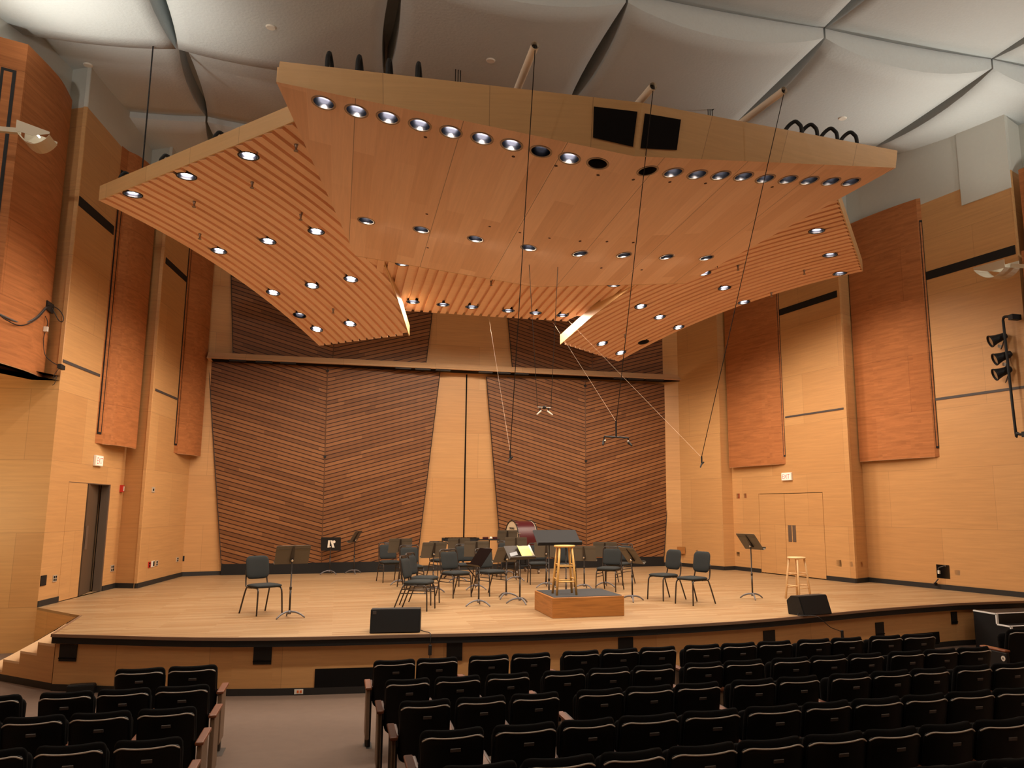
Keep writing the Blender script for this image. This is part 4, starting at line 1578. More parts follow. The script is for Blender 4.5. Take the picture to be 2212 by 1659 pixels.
def music_stand(label, base, hc, d, tilt, w=.50, h=.33, desk=None, posts=None, name='music_stand', spine=True, lip=.02):
    t = thing(name, label, 'music stand', base, heading(*d), 'music stands')
    tr = Matrix.Translation((0, 0, hc)) @ Matrix.Rotation(R(tilt), 4, 'X')
    bm = B()
    # sheet with folded upper band and rounded corners
    q = []
    rr = .02
    for cx, cz, a0 in ((w / 2 - rr, h / 2 - rr, 0), (-w / 2 + rr, h / 2 - rr, 90), (-w / 2 + rr, -h / 2 + rr, 180), (w / 2 - rr, -h / 2 + rr, 270)):
        for k in range(4):
            a = R(a0 + 30 * k)
            q.append((cx + rr * math.cos(a), cz + rr * math.sin(a)))
    hexa(bm, [(x, -.002, z) for x, z in q], [(x, .002, z) for x, z in q])
    for z in (h * .30, h * .36): box(bm, -w / 2 + .004, w / 2 - .004, -.005, -.002, z - .0025, z + .0025)
    bm.transform(tr)
    dk = obj('desk', bm, desk or M_STAND, t)
    bm = B(); box(bm, -w / 2, w / 2, .0, .062, -h / 2 - .003, -h / 2 + .002); box(bm, -w / 2, w / 2, .058, .062, -h / 2 + .002, -h / 2 + lip)
    bm.transform(tr); obj('lip', bm, desk or M_STAND, t)
    for px in (posts or (0,)):
        bm = B()
        hexa(bm, [(px - .030, -.028, -.115), (px + .030, -.028, -.115), (px + .030, -.002, -.115), (px - .030, -.002, -.115)], [(px - .014, -.012, .15), (px + .014, -.012, .15), (px + .014, -.002, .15), (px - .014, -.002, .15)])
        if not spine:
            bm.free(); bm = B(); hexa(bm, [(px - .02, -.02, -.165), (px + .02, -.02, -.165), (px + .02, -.002, -.165), (px - .02, -.002, -.165)], [(px - .02, -.02, -.11), (px + .02, -.02, -.11), (px + .02, -.002, -.11), (px - .02, -.002, -.11)])
        bm.transform(tr); sp = obj('spine', bm, M_STANDB, t)
        bm = B(); lathe(bm, [(0, 0), (.02, 0), (.02, .025), (.012, .035), (0, .035)], 10, tr @ Matrix.Translation((px, -.028, -.07)) @ Matrix.Rotation(PI / 2, 4, 'X')); obj('knob', bm, M_CHROME, sp, smooth=True)
        top = tr @ Vector((px, -.02, -.06))
        bm = B(); tube(bm, [(px, top.y, .07), (px, top.y, .42), (px, top.y, .421), (px, top.y, top.z)], [.0145, .0145, .0105, .0105], 10); obj('pole', bm, M_STANDB, t, smooth=True)
        bm = B(); lathe(bm, [(.013, .41), (.019, .415), (.019, .45), (.012, .46)], 10, Matrix.Translation((px, top.y, 0))); obj('clutch', bm, M_STANDB, t, smooth=True)
        bm = B(); lathe(bm, [(0, .055), (.024, .055), (.026, .085), (.018, .11), (0, .112)], 12, Matrix.Translation((px, top.y, 0))); hub = obj('hub', bm, M_STANDG, t, smooth=True)
        for k in range(3):
            a = R(90 + 120 * k)
            c, s = math.cos(a), math.sin(a)
            prof = [(.018, .092), (.09, .085), (.17, .055), (.235, .008)]
            bm = B()
            tube(bm, smoothpath([(px + c * r_, top.y + s * r_, z) for r_, z in prof], 4), [.016] * 4 + [.015] * 4 + [.013] * 4 + [.010], 6)
            obj('leg', bm, M_STANDG, t, smooth=True)
    return t, tr, dk


def hc_of(base, y0, y1):
    P = Vector(base)
    return .5 * (z_over(base_px[0], y0, P) + z_over(base_px[0], y1, P))


STANDS = [
    ((625, 1335), 1181, 1216, (-.47, .88), 32, 'grey music stand beside the lone chair at the left'),
    ((712, 1238), 1161, 1189, (.0, 1.0), 4, 'black music stand with a white emblem, against the slanted boards'),
    ((765, 1239), 1148, 1171, (-1.0, .12), 30, 'music stand seen edge-on near the slanted boards at left'),
    ((862, 1263), 1164, 1193, (-.35, .94), 22, 'grey music stand furthest left in the group, behind two chairs'),
    ((935, 1280), 1171, 1205, (-.45, .90), 22, 'grey music stand left of the notched-back chair'),
    ((990, 1256), 1166, 1189, (-.1, .99), 20, 'grey music stand directly below the dark keyed percussion table'),
    ((1028, 1274), 1168, 1203, (-.15, .99), 18, 'large grey music stand behind the glossy dark one'),
    ((1095, 1242), 1149, 1169, (-.15, .99), 20, 'grey music stand in front of the cream drum head'),
    ((1114, 1255), 1163, 1188, (0, 1.0), 18, 'grey music stand right behind the yellow book'),
    ((1036, 1309), 1183, 1225, (-.86, -.51), 36, 'glossy dark music stand seen from its front, near the stage front'),
    ((1094, 1293), 1181, 1215, (-.60, .80), 32, 'grey music stand touching the one with the yellow book'),
    ((1121, 1304), 1179, 1208, (.50, -.86), 48, 'dark music stand holding a yellow book, left of the podium'),
    ((1180, 1269), 1170, 1205, (.0, 1.0), 18, 'grey music stand left of the podium stool, below the conductor desk'),
    ((1262, 1273), 1178, 1213, (.25, .97), 22, 'grey music stand right of the podium stool'),
    ((1308, 1268), 1169, 1205, (.15, .99), 20, 'grey music stand behind the framed chair right of the podium'),
    ((1364, 1299), 1181, 1219, (.88, .47), 38, 'grey tilted music stand just right of the podium'),
    ((1624, 1294), 1150, 1190, (.88, .47), 38, 'tall grey music stand alone at right near the pale stool')]
for k, (bp, y0, y1, d, tilt, lab) in enumerate(STANDS):
    base = on_floor(*bp)
    if k in (1, 2):
        base = at_y(bp[0], bp[1], 20.93); base = (base.x, base.y, 0)
    hc = .5 * (z_over(bp[0], y0, base) + z_over(bp[0], y1, base))
    dk = {1: M_BLACK, 9: M_BROWNSCR, 11: M_STANDB}.get(k)
    t, tr, desk = music_stand(lab, base, hc, cam_dir(*d), tilt, desk=dk, h=.36 if k in (9, 15, 16) else .33, spine=k != 1)
    if k == 1:            # white emblem on the back of the desk
        for q in ([(-.085, -.09), (-.033, -.09), (-.018, .09), (-.068, .09)], [(-.012, .09), (.036, .09), (.096, -.09), (.036, -.09)],
                  [(.078 + .036 * math.cos(a), .052 + .036 * math.sin(a)) for a in [2 * PI * i / 20 for i in range(20)]]):
            bm = B(); hexa(bm, [(x, -.0055, z) for x, z in q], [(x, -.002, z) for x, z in q]); bm.transform(tr)
            obj('emblem', bm, M_WHITE, desk)
    if k == 11:
        b2 = thing('music_book', 'open yellow book with curled pages lying on a music stand', 'book', base, heading(*cam_dir(*d)))
        tb = tr @ Matrix.Translation((-.10, .012, -.02))
        bm = B()
        for sx in (0,):
            n = 10
            for i in range(n):
                u0, u1 = i / n, (i + 1) / n
                f = lambda u: .006 + .03 * (max(0, u - .75) / .25) ** 2
                hexa(bm, [(-.12 + .24 * u0, f(u0), -.14), (-.12 + .24 * u1, f(u1), -.14), (-.12 + .24 * u1, f(u1), .15), (-.12 + .24 * u0, f(u0), .15)],
                     [(-.12 + .24 * u0, f(u0) + .006, -.14), (-.12 + .24 * u1, f(u1) + .006, -.14), (-.12 + .24 * u1, f(u1) + .006, .15), (-.12 + .24 * u0, f(u0) + .006, .15)])
        bm.transform(tb); obj('pages', bm, M_PAPER, b2)
        bm = B(); tube(bm, [(-.125, .02, -.14), (-.125, .02, .15)], .018, 10); bm.transform(tb); obj('curled_page', bm, M_PAPERE, b2, smooth=True)
        p2 = thing('music_sheet', 'folded pale grey sheet beside the yellow book on its stand', 'sheet', base, heading(*cam_dir(*d)))
        bm = B(); hexa(bm, [(.05, .006, -.06), (.21, .006, -.10), (.20, .006, -.02), (.05, .006, .02)], [(.05, .010, -.06), (.21, .010, -.10), (.20, .010, -.02), (.05, .010, .02)])
        bm.transform(tr); obj('paper', bm, mat('grey_sheet', (.30, .32, .36), .6), p2)

# conductor's stand, podium, stools
cp = at_y(1203, 1283, 13.25)
music_stand('wide black conductor stand on two posts behind the podium', (cp.x, cp.y, 0), 1.13, (0.0, -1.0), 58, w=.77, h=.46, desk=mat('conductor_desk_black', (.020, .021, .024), .75, spec=.25), posts=(-.15, .15), name='conductor_stand', lip=.05)
pd = thing('podium', 'low square wooden conductor podium with a grey carpeted top', 'podium', (3.73, 12.28, 0))
bm = B(); rbox(bm, -.57, .57, -.56, .56, .0, .30, .006, 1); obj('box', bm, M_PODIUM, pd)
bm = B(); rbox(bm, -.545, .545, -.535, .535, .296, .308, .004, 1); obj('carpet_top', bm, M_GREY, pd)


def stool(label, loc, rz, m, group='wooden stools'):
    t = thing('wooden_stool', label, 'stool', loc, rz, group)
    bm = B(); lathe(bm, [(0, .715), (.15, .715), (.163, .722), (.166, .735), (.16, .746), (0, .75)], 28); obj('seat', bm, m, t, smooth=True)
    for sx in (-1, 1):
        for sy in (-1, 1):
            bm = B(); tube(bm, [(sx * .095, sy * .095, .718), (sx * .12, sy * .12, .45), (sx * .155, sy * .155, 0)], [.017, .019, .0185], 8); obj('leg', bm, m, t, smooth=True)
    for z, zz in ((.43, .46), (.20, .24)):
        for a, b, q in (((-1, -1), (1, -1), z), ((1, 1), (-1, 1), z), ((1, -1), (1, 1), zz), ((-1, 1), (-1, -1), zz)):
            k = .155 - (.155 - .095) * q / .718
            bm = B(); tube(bm, [(a[0] * k, a[1] * k, q), (b[0] * k, b[1] * k, q)], .0105, 8); obj('rung', bm, m, t, smooth=True)
    return t


stool('yellow varnished wooden stool standing on the conductor podium', (3.455, 12.10, .308), R(-3), M_STOOLY)
stool('pale unvarnished wooden stool at the right of the stage', (*on_floor(1724.5, 1293.6)[:2], 0), R(18), M_STOOLW)

# ---- percussion at the back
ax_ = cam_dir(.90, .43)
dc = at_y(1126, 1160, 20.05)
dr_ = thing('bass_drum', 'big maroon bass drum with a cream head on a wheeled frame', 'drum', (dc.x, dc.y, 0), math.atan2(ax_[1], ax_[0]))
TX = Matrix.Translation((0, 0, .86)) @ Matrix.Rotation(PI / 2, 4, 'Y')
bm = B(); lathe(bm, [(.44, -.25), (.44, .25)], 40, TX); obj('shell', bm, M_MAROON, dr_, smooth=True)
for s in (-1, 1):
    bm = B(); lathe(bm, [(0, .26 * s), (.3, .262 * s), (.447, .258 * s), (.447, .24 * s), (.0, .24 * s)], 40, TX); hd = obj('drum_head', bm, M_CREAM, dr_)
    bm = B(); tube(bm, [(s * .262, .457 * math.cos(2 * PI * k / 40), .86 + .457 * math.sin(2 * PI * k / 40)) for k in range(40)], .014, 8, closed=True); obj('hoop', bm, M_BLACK, dr_, smooth=True)
    if s < 0:
        bm = text_mesh('YAMAHA', .085, .002); bm.transform(Matrix.Translation((-.266, 0, 1.12)) @ Matrix.Rotation(-PI / 2, 4, 'Z') @ Matrix.Rotation(PI / 2, 4, 'X')); obj('lettering', bm, M_BLACK, hd)
    for k in range(10):
        a = 2 * PI * (k + .5) / 10
        bm = B(); tube(bm, [(s * .20, .468 * math.cos(a), .86 + .468 * math.sin(a)), (s * .29, .478 * math.cos(a), .86 + .478 * math.sin(a))], .007, 6); box(bm, s * .295 - .006, s * .295 + .006, .478 * math.cos(a) - .03, .478 * math.cos(a) + .03, .855 + .478 * math.sin(a), .867 + .478 * math.sin(a))
        obj('tension_rod', bm, M_CHROME, dr_)
bm = B()
for s in (-1, 1):
    tube(bm, [(s * .3, -.42, .12), (s * .3, -.42, .55), (s * .3, -.47, .86)], .018); tube(bm, [(s * .3, .42, .12), (s * .3, .42, .55), (s * .3, .47, .86)], .018)
    tube(bm, [(s * .3, -.46, .12), (s * .3, .46, .12)], .018)
for y in (-.42, .42): tube(bm, [(-.3, y, .2), (.3, y, .2)], .016); tube(bm, [(-.3, y, .45), (.3, y, .45)], .012)
obj('frame', bm, M_BLACK, dr_)
for sx in (-1, 1):
    for sy in (-1, 1):
        bm = B(); lathe(bm, [(0, -.015), (.045, -.015), (.045, .015), (0, .015)], 16, Matrix.Translation((sx * .3, sy * .42, .0455)) @ Matrix.Rotation(PI / 2, 4, 'Y')); box(bm, sx * .3 - .02, sx * .3 + .02, sy * .42 - .02, sy * .42 + .02, .06, .11); obj('caster', bm, M_STEEL, dr_)
P = on_floor(993, 1248)
xy = thing('keyed_percussion_table', 'dark keyed percussion instrument on crossed legs in front of the middle joint', 'percussion', P, R(-6))
bm = B(); box(bm, -.40, .40, -.20, -.17, .86, .92); box(bm, -.40, .40, .17, .20, .86, .92); box(bm, -.44, -.38, -.2, .2, .87, .93); box(bm, .38, .44, -.2, .2, .87, .93); obj('frame', bm, M_BLACK, xy)
for k in range(22):
    x = -.36 + .72 * k / 21
    bm = B(); rbox(bm, x - .014, x + .014, -.19 + .002 * k, .02 - .001 * k, .925, .945, .003, 1); obj('bar', bm, M_BROWNSCR, xy)
bm = B(); tube(bm, [(-.37, -.215, .85), (.37, -.215, .85)], .011); obj('rail', bm, M_CHROME, xy, smooth=True)
for s in (-1, 1):
    bm = B(); tube(bm, [(-.36 * s, .15 * s, .87), (.36 * s, .15 * s, .02)], .014); obj('leg', bm, M_LEG, xy, smooth=True)
    bm = B(); tube(bm, [(.36 * s, -.22, .015), (.36 * s, .22, .015)], .014); obj('foot', bm, M_LEG, xy, smooth=True)
P = on_floor(1056, 1245)
tt = thing('percussion_tray', 'small dark tray table on a thin pole in front of the back wall', 'table', P, R(-8))
bm = B(); rbox(bm, -.25, .25, -.15, .15, .86, .885, .006, 1); obj('tray', bm, M_BLACK, tt)
bm = B(); tube(bm, [(0, 0, .1), (0, 0, .86)], .012); obj('pole', bm, M_STANDB, tt, smooth=True)
for k in range(3):
    a = R(30 + 120 * k); bm = B(); tube(bm, [(0, 0, .32), (.22 * math.cos(a), .22 * math.sin(a), .01)], .009); obj('leg', bm, M_STANDB, tt, smooth=True)
for k, (x, w, lab) in enumerate(((-.10, .07, 'maroon block on the percussion tray, left one'), (.13, .06, 'maroon block on the percussion tray, right one'))):
    bb = thing('percussion_block', lab, 'percussion block', (P[0] + x, P[1] - .02, .886), R(-8), 'percussion blocks on the tray')
    bm = B(); rbox(bm, -w, w, -.05, .05, 0, .055, .006, 2); obj('block', bm, M_MAROON, bb)
    bm = B(); box(bm, -w * .8, w * .8, -.0515, -.049, .02, .034); obj('slit', bm, M_DARK, bb)
ml = thing('mallet', 'mallet with a round pale head lying on the percussion tray', 'mallet', (P[0] + .02, P[1] - .09, .886), R(20))
bm = B(); lathe(bm, [(0, .0), (.025, .008), (.035, .03), (.025, .055), (0, .062)], 16); obj('head', bm, M_WHITE, ml, smooth=True)
bm = B(); tube(bm, [(.02, .0, .03), (.20, .05, .008)], .006); obj('handle', bm, M_STOOLW, ml, smooth=True)


# ---- wedge loudspeakers at the stage edge, with their cables
def wedge(label, fl, fr, h, depth, back, logo=False):
    fl, fr = Vector((*fl, 0)), Vector((*fr, 0))
    d = fr - fl
    w = d.length
    t = thing('stage_monitor', label, 'loudspeaker', (fl + fr) / 2, math.atan2(d.y, d.x), 'stage monitors')
    prof = [(0, .0), (back, h), (back + depth * .45, h), (depth, h * .72), (depth * .92, 0)]
    bm = B()
    hexa(bm, [(-w / 2, y, z) for y, z in prof], [(w / 2, y, z) for y, z in prof])
    bmesh.ops.bevel(bm, geom=list(bm.edges), offset=.006, segments=2, affect='EDGES')
    obj('cabinet', bm, M_BLACK, t)
    g = [Vector((x, y - .004, z)) for x, y, z in ((-w / 2 + .015, back * .04, h * .04), (w / 2 - .015, back * .04, h * .04), (w / 2 - .015, back * .95, h * .95), (-w / 2 + .015, back * .95, h * .95))]
    bm = B(); hexa(bm, g, [p + Vector((0, -.008, .002)) for p in g]); gr = obj('grille', bm, M_GRILLE, t)
    if logo:
        bm = B(); box(bm, -w / 2 + .03, -w / 2 + .075, back * .82 - .018, back * .82 - .012, h * .80, h * .93); obj('badge', bm, M_PLATE, gr)
    return t


wedge('black loudspeaker at the stage edge in front of the chairs, left of the podium', (.475, 10.98), (1.12, 10.89), .30, .40, .06, True)
wedge('black loudspeaker at the stage edge in front of the pale stool', (6.915, 10.93), (7.50, 11.07), .285, .36, .10)


def cable(label, pts, r=.006, m=None, name='cable', group=None, boxes=()):
    t = thing(name, label, 'cable', pts[0], 0, group)
    bm = B(); tube(bm, smoothpath(pts, 6), r, 6); obj('cord', bm, m or M_CABLE, t, smooth=True, world=True)
    for c, hx, hy, hz in boxes:
        bm = B(); rbox(bm, c[0] - hx, c[0] + hx, c[1] - hy, c[1] + hy, c[2] - hz, c[2] + hz, min(hx, hy, hz) * .4, 2); obj('connector', bm, M_CABLE, t, world=True)
    return t


cable('black cable with a connector hanging over the stage front from the left loudspeaker', [(1.10, 11.02, .03), (1.18, 10.90, .012), (1.235, 10.76, .012), (1.24, 10.685, -.03), (1.235, 10.68, -.2), (1.235, 10.68, -.5), (1.24, 10.66, -.705)], boxes=[((1.235, 10.675, -.19), .022, .02, .065)])
cable('black cable hanging over the stage front below the right loudspeaker', [(6.93, 11.05, .05), (6.84, 10.98, .012), (7.05, 10.87, .012), (7.12, 10.80, -.03), (7.3, 10.84, -.16), (7.50, 10.86, -.24), (7.54, 10.86, -.34), (7.56, 10.84, -.705)], boxes=[((7.51, 10.855, -.27), .018, .018, .055)])

# ---- hanging microphones
def mic_cable(k, mp, yy, label, bar=False):
    top = TUBES[k]
    P = at_y(*mp, yy)
    t = thing('hanging_microphone', label, 'microphone', P, 0, 'microphones on long cables')
    bm = B(); tube(bm, [top + Vector((0, .05, 0)), top + Vector((0, -.01, .0)), P + Vector((0, 0, .10))], .0055, 6); obj('cable', bm, M_CABLE, t, world=True)
    if bar:
        bm = B(); tube(bm, [(0, 0, .16), (0, 0, -.08)], .014, 8); obj('stem', bm, M_BLACK, t)
        bm = B(); tube(bm, [(-.19, 0, -.08), (.19, 0, -.09)], .013, 8); br = obj('bar', bm, M_BLACK, t)
        for s in (-1, 1):
            bm = B(); tube(bm, [(s * .19, 0, -.085), (s * .19, 0, -.15)], .011, 8); tube(bm, [(s * .19, .02, -.15), (s * .225, -.05, -.21)], [.022, .014], 8); obj('microphone_head', bm, M_BLACK, t)
            bm = B(); lathe(bm, [(0, -.02), (.016, -.012), (.02, 0), (.014, .012), (0, .016)], 10, Matrix.Translation((s * .18, -.015, -.145))); obj('chrome_joint', bm, M_CHROME, t, smooth=True)
    else:
        bm = B(); tube(bm, [(0, 0, .11), (0, 0, .0)], .012, 8); obj('stem', bm, M_BLACK, t)
        bm = B(); tube(bm, [(.035, 0, .02), (0, 0, -.005), (-.035, -.02, -.06)], [.012, .014, .010], 8); obj('microphone_head', bm, M_BLACK, t)
    return P


m1 = mic_cable(0, (1102, 990), 11.0, 'small microphone hanging low on the leftmost long black cable')
m2 = mic_cable(1, (1331, 932), 11.0, 'crossbar with two microphones hanging on the middle long black cable', True)
m3 = mic_cable(2, (1516, 1001), 11.0, 'small microphone hanging on the slanting rightmost long black cable')
yb_ = 14.2
p0, p1 = at_y(1161, 880, yb_), at_y(1190, 881, yb_)
q0, n_ = on_main(1143, 571); q1, n_ = on_main(1205, 577)
t = thing('microphone_pair', 'pair of pale microphones on a small bar hung by two thin cables', 'microphone', (p0 + p1) / 2)
for p, q in ((p0, q0), (p1, q1)):
    bm = B(); tube(bm, [q, p], .005, 6); obj('cable', bm, M_CABLE, t, world=True)
bm = B(); tube(bm, [p0, p1], .014, 8); obj('bar', bm, M_STEEL, t, world=True)
c = (p0 + p1) / 2
bm = B(); lathe(bm, [(0, -.03), (.035, -.02), (.04, 0), (.03, .03), (0, .035)], 12, Matrix.Translation(c)); obj('swivel', bm, M_BLACK, t, smooth=True, world=True)
for s, p in ((-1, p0), (1, p1)):
    a = p - Vector((s * .05, 0, 0)); 
    bm = B(); tube(bm, [a, a - Vector((0, 0, .07))], .012, 8); obj('clip', bm, M_BLACK, t, world=True)
    bm = B(); tube(bm, [a + Vector((-s * .02, 0, -.06)), a + Vector((s * .07, -.05, -.14))], .014, 8); obj('microphone_head', bm, M_WHITE, t, smooth=True, world=True)
for nm, a, b in (('pale tie line pulling the leftmost microphone back to the rear canopy', at_plane(1056, 686, (AX, 18, zM(18)), nM), m1 + Vector((0, 0, .09))), ('pale tie line pulling the microphone crossbar back', at_plane(1193, 694, (AX, 18, zM(18)), nM), m2 + Vector((0, 0, .15))), ('pale tie line pulling the rightmost microphone back', Vector((5.2, 18.0, zM(18))), m3 + Vector((0, 0, .09)))):
    tl = thing('tie_line', nm, 'line', a, 0, 'tie lines')
    bm = B(); tube(bm, [a, b], .0018, 5); obj('line', bm, M_STRING, tl, world=True)


# ================================================================== FITTINGS ON THE WALLS
def plate(px0, py0, px1, py1, Aw, Bw, inward, m, label=None, cat='outlet', name='wall_plate', th=.012, group=None, holes=None, hm=None):
    a, b = at_wall(px0, py0, Aw, Bw), at_wall(px1, py1, Aw, Bw)
    t = thing(name, label, cat, ((a.x + b.x) / 2, (a.y + b.y) / 2, min(a.z, b.z)), 0, group)
    bm = B(); facet(bm, (a.x, a.y), (b.x, b.y), min(a.z, b.z), max(a.z, b.z), inward, th=th)
    o = obj('plate', bm, m, t, world=True)
    for u0, u1, v0, v1 in (holes or ()):
        p, q = a.lerp(b, u0), a.lerp(b, u1)
        z0, z1 = min(a.z, b.z), max(a.z, b.z)
        n = Vector((-(b.y - a.y), b.x - a.x, 0)).normalized() * inward * th
        bm = B(); facet(bm, (p.x + n.x, p.y + n.y), (q.x + n.x, q.y + n.y), z0 + (z1 - z0) * v0, z0 + (z1 - z0) * v1, inward, th=.003)
        obj('socket', bm, hm or M_DARK, o, world=True)
    return t


QUAD = [(.12, .42, .55, .88), (.58, .88, .55, .88), (.12, .42, .12, .45), (.58, .88, .12, .45)]
DUO = [(.25, .75, .56, .86), (.25, .75, .14, .44)]
plate(88, 1244, 98, 1264, LA, LB, -1, M_BLACK, 'black box in the left wall beside the stage edge', 'wall box', 'floor_box')
plate(114, 1243, 121, 1256, LA, LB, -1, M_PLATEL, 'four-way socket left of the open stage door', holes=QUAD)
plate(239, 1221, 245, 1234, LA, LB, -1, M_PLATEL, 'four-way socket right of the open stage door', holes=QUAD)
plate(328, 1052, 333, 1064, L3A, L3B, -1, M_PLATEL, 'small brown plate high on the left wall right of the door', 'wall plate', holes=[(.3, .7, .3, .7)])
plate(320, 1214, 324, 1226, L3A, L3B, -1, M_RED, 'red socket, leftmost of three low on the left wall', holes=DUO)
plate(327, 1212, 332, 1224, L3A, L3B, -1, M_WHITE, 'white socket, middle of three low on the left wall', holes=[(.5, .95, .1, .9)])
plate(336, 1211, 340, 1222, L3A, L3B, -1, M_PLATEL, 'grey socket, rightmost of three low on the left wall', holes=DUO)
plate(381, 1204, 385, 1213, L3A, L3B, -1, M_PLATEL, 'small socket low on the left wall near its corner', holes=DUO)
plate(392, 1201, 398, 1212, L_PL[7], L_PL[8], -1, M_BLACK, 'small black box low on the wall left of the slanted boards', 'wall box')
plate(259, 1048, 262.5, 1063, LA, LB, -1, M_RED, 'red fire alarm beside the open stage door', 'alarm', 'fire_alarm', th=.05, holes=[(.55, .95, .15, .85)], hm=M_WHITE)
plate(1590.5, 1066, 1598, 1077, RA, RB, 1, M_RED, 'red fire alarm left of the closed stage doors', 'alarm', 'fire_alarm', th=.03, holes=[(.3, .7, .2, .8)])
plate(1606.5, 1066, 1612.5, 1076, RA, RB, 1, M_RED, 'red and white strobe right of the red fire alarm', 'alarm', 'fire_alarm', th=.03, holes=[(.15, .6, .15, .85)], hm=M_WHITE)
plate(1591, 1192, 1598, 1202, RA, RB, 1, M_BLACK, 'black and white box low behind the tall music stand', 'wall box', holes=[(.55, .97, .05, .95)], hm=M_WHITE)
plate(1623, 1196, 1629, 1205, RA, RB, 1, M_PLATEL, 'four-way socket left of the closed stage doors', holes=QUAD)
plate(1806, 1209, 1818, 1224, RA, RB, 1, M_BLACK, 'black square box low right of the closed stage doors', 'wall box', holes=[(.1, .9, .1, .9)], hm=M_SLOT)
plate(1833, 1213, 1842, 1224.5, RA, RB, 1, M_PLATEL, 'four-way socket right of the closed stage doors', holes=QUAD)
plate(1859.5, 1214, 1864.5, 1225, R_PL[3], R_PL[4], 1, mat('orange_socket', (.6, .12, .03), .5), 'orange socket low on the corner right of the closed doors', holes=DUO)
bx = plate(2022, 1219, 2053, 1251, A2, B2, 1, M_DARK, 'open black wall box with a small lamp and a hanging plug', 'wall box', 'floor_box')
a = at_wall(2031, 1233, A2, B2) + Vector((-.05, -.02, 0)); b = at_wall(2045, 1224, A2, B2) + Vector((-.05, -.02, 0))
bm = B(); tube(bm, smoothpath([a, a + Vector((0, 0, .06)), b + Vector((0, 0, .02)), b], 5), .008, 6); obj('cord', bm, M_GREYC, bx, smooth=True, world=True)
bm = B(); rbox(bm, a.x - .02, a.x + .02, a.y - .02, a.y + .02, a.z - .06, a.z + .01, .006, 2); obj('bulb_holder', bm, M_WHITE, bx, world=True)
c0 = at_wall(2030, 1250, A2, B2) + Vector((-.04, -.01, 0)); c1 = at_wall(2026, 1258, A2, B2) + Vector((-.08, -.02, 0))
bm = B(); tube(bm, [c0, c1], .012, 6); rbox(bm, c1.x - .03, c1.x + .04, c1.y - .02, c1.y + .02, c1.z - .06, c1.z, .008, 2); obj('plug', bm, M_BLACK, bx, world=True)
plate(2062, 1231, 2074, 1243, A2, B2, 1, M_PLATEL, 'steel socket right of the open black wall box', holes=[(.12, .42, .3, .7), (.58, .88, .3, .7)])
R3A, R3B = R_PL[6], R_PL[7]
plate(1462.5, 1181, 1480, 1196.5, (9.05, 21.45), (9.9, 20.5), 1, M_PODIUM, 'brown framed black box on the wall right of the slanted boards', 'wall box', 'floor_box', holes=[(.45, .98, .2, .75)])
plate(1503, 1188, 1508, 1192, R3A, R3B, 1, M_PLATEL, 'tiny steel plate low on the wall right of the brown framed box', 'wall plate', holes=[(.3, .7, .3, .7)])
for (x0, y0, x1, y1, Aw, Bw, inw, lab) in ((201.5, 984, 217.5, 1007, LA, LB, -1, 'exit sign with red letters above the open left stage door'), (1691, 1021, 1712, 1038, RA, RB, 1, 'exit sign with red letters above the closed right stage doors')):
    a, b = at_wall(x0, (y0 + y1) / 2, Aw, Bw), at_wall(x1, (y0 + y1) / 2, Aw, Bw)
    c = (a + b) / 2
    zc0, zc1 = z_over((x0 + x1) / 2, y1, c), z_over((x0 + x1) / 2, y0, c)
    d = (b - a); w = math.hypot(d.x, d.y)
    t = thing('exit_sign', lab, 'sign', (c.x, c.y, zc0), math.atan2(d.y, d.x), 'exit signs')
    hh = zc1 - zc0
    bm = B(); rbox(bm, -w / 2, w / 2, -.05, 0, 0, hh, .008, 2); obj('housing', bm, M_WHITE, t)
    bm = B(); box(bm, -w / 2 + .02, w / 2 - .02, -.053, -.05, .02, hh - .02); obj('face', bm, M_EXITF, t)
    bm = text_mesh('EXIT', 1.0, .0)
    xs = [v.co.x for v in bm.verts]; ys = [v.co.y for v in bm.verts]
    bm.transform(Matrix.Translation((0, -.055, hh / 2)) @ UPX @ Matrix.Diagonal(((w - .09) / (max(xs) - min(xs)), (hh - .085) / (max(ys) - min(ys)), 1, 1)) @ Matrix.Translation((-(max(xs) + min(xs)) / 2, -(max(ys) + min(ys)) / 2, 0)))
    obj('letters', bm, M_EXITR, t)

# vents and openings in the stage front
def on_front(px, py):
    best = None
    for a, b in zip(FE, FE[1:]):
        p = at_wall(px, py, (a[0], a[1] + .08), (b[0], b[1] + .08))
        if min(a[0], b[0]) - 1e-4 <= p.x <= max(a[0], b[0]) + 1e-4: best = p
    return best


VL = ['leftmost', 'second from the left', 'third from the left', 'fourth from the left', 'fifth from the left', 'sixth from the left', 'rightmost']
for k, (x0, y0, x1, y1) in enumerate(((131, 1391, 168, 1428), (549, 1395, 588, 1435), (965, 1389, 999, 1427), (1335, 1378, 1367, 1408), (1648, 1363, 1673, 1395), (1890, 1345, 1908, 1374), (2053, 1322, 2066, 1348))):
    a, b = on_front(x0, y0), on_front(x1, y0)
    z1 = a.z; z0 = z_over((x0 + x1) / 2, y1, (a + b) / 2)
    t = thing('vent_grille', 'black square vent in the stage front, %s of seven' % VL[k], 'vent', ((a.x + b.x) / 2, (a.y + b.y) / 2, z0), 0, 'vents in the stage front')
    bm = B(); facet(bm, (a.x, a.y), (b.x, b.y), z0, z1, -1, th=.012); obj('cover', bm, M_BLACK, t, world=True)
    n = Vector((b.y - a.y, -(b.x - a.x), 0)).normalized() * .014
    bm = B(); facet(bm, (a.x + n.x, a.y + n.y), (b.x + n.x, b.y + n.y), z0 + .03, z0 + .045, -1, th=.01); obj('sill', bm, M_DARK, t, world=True)
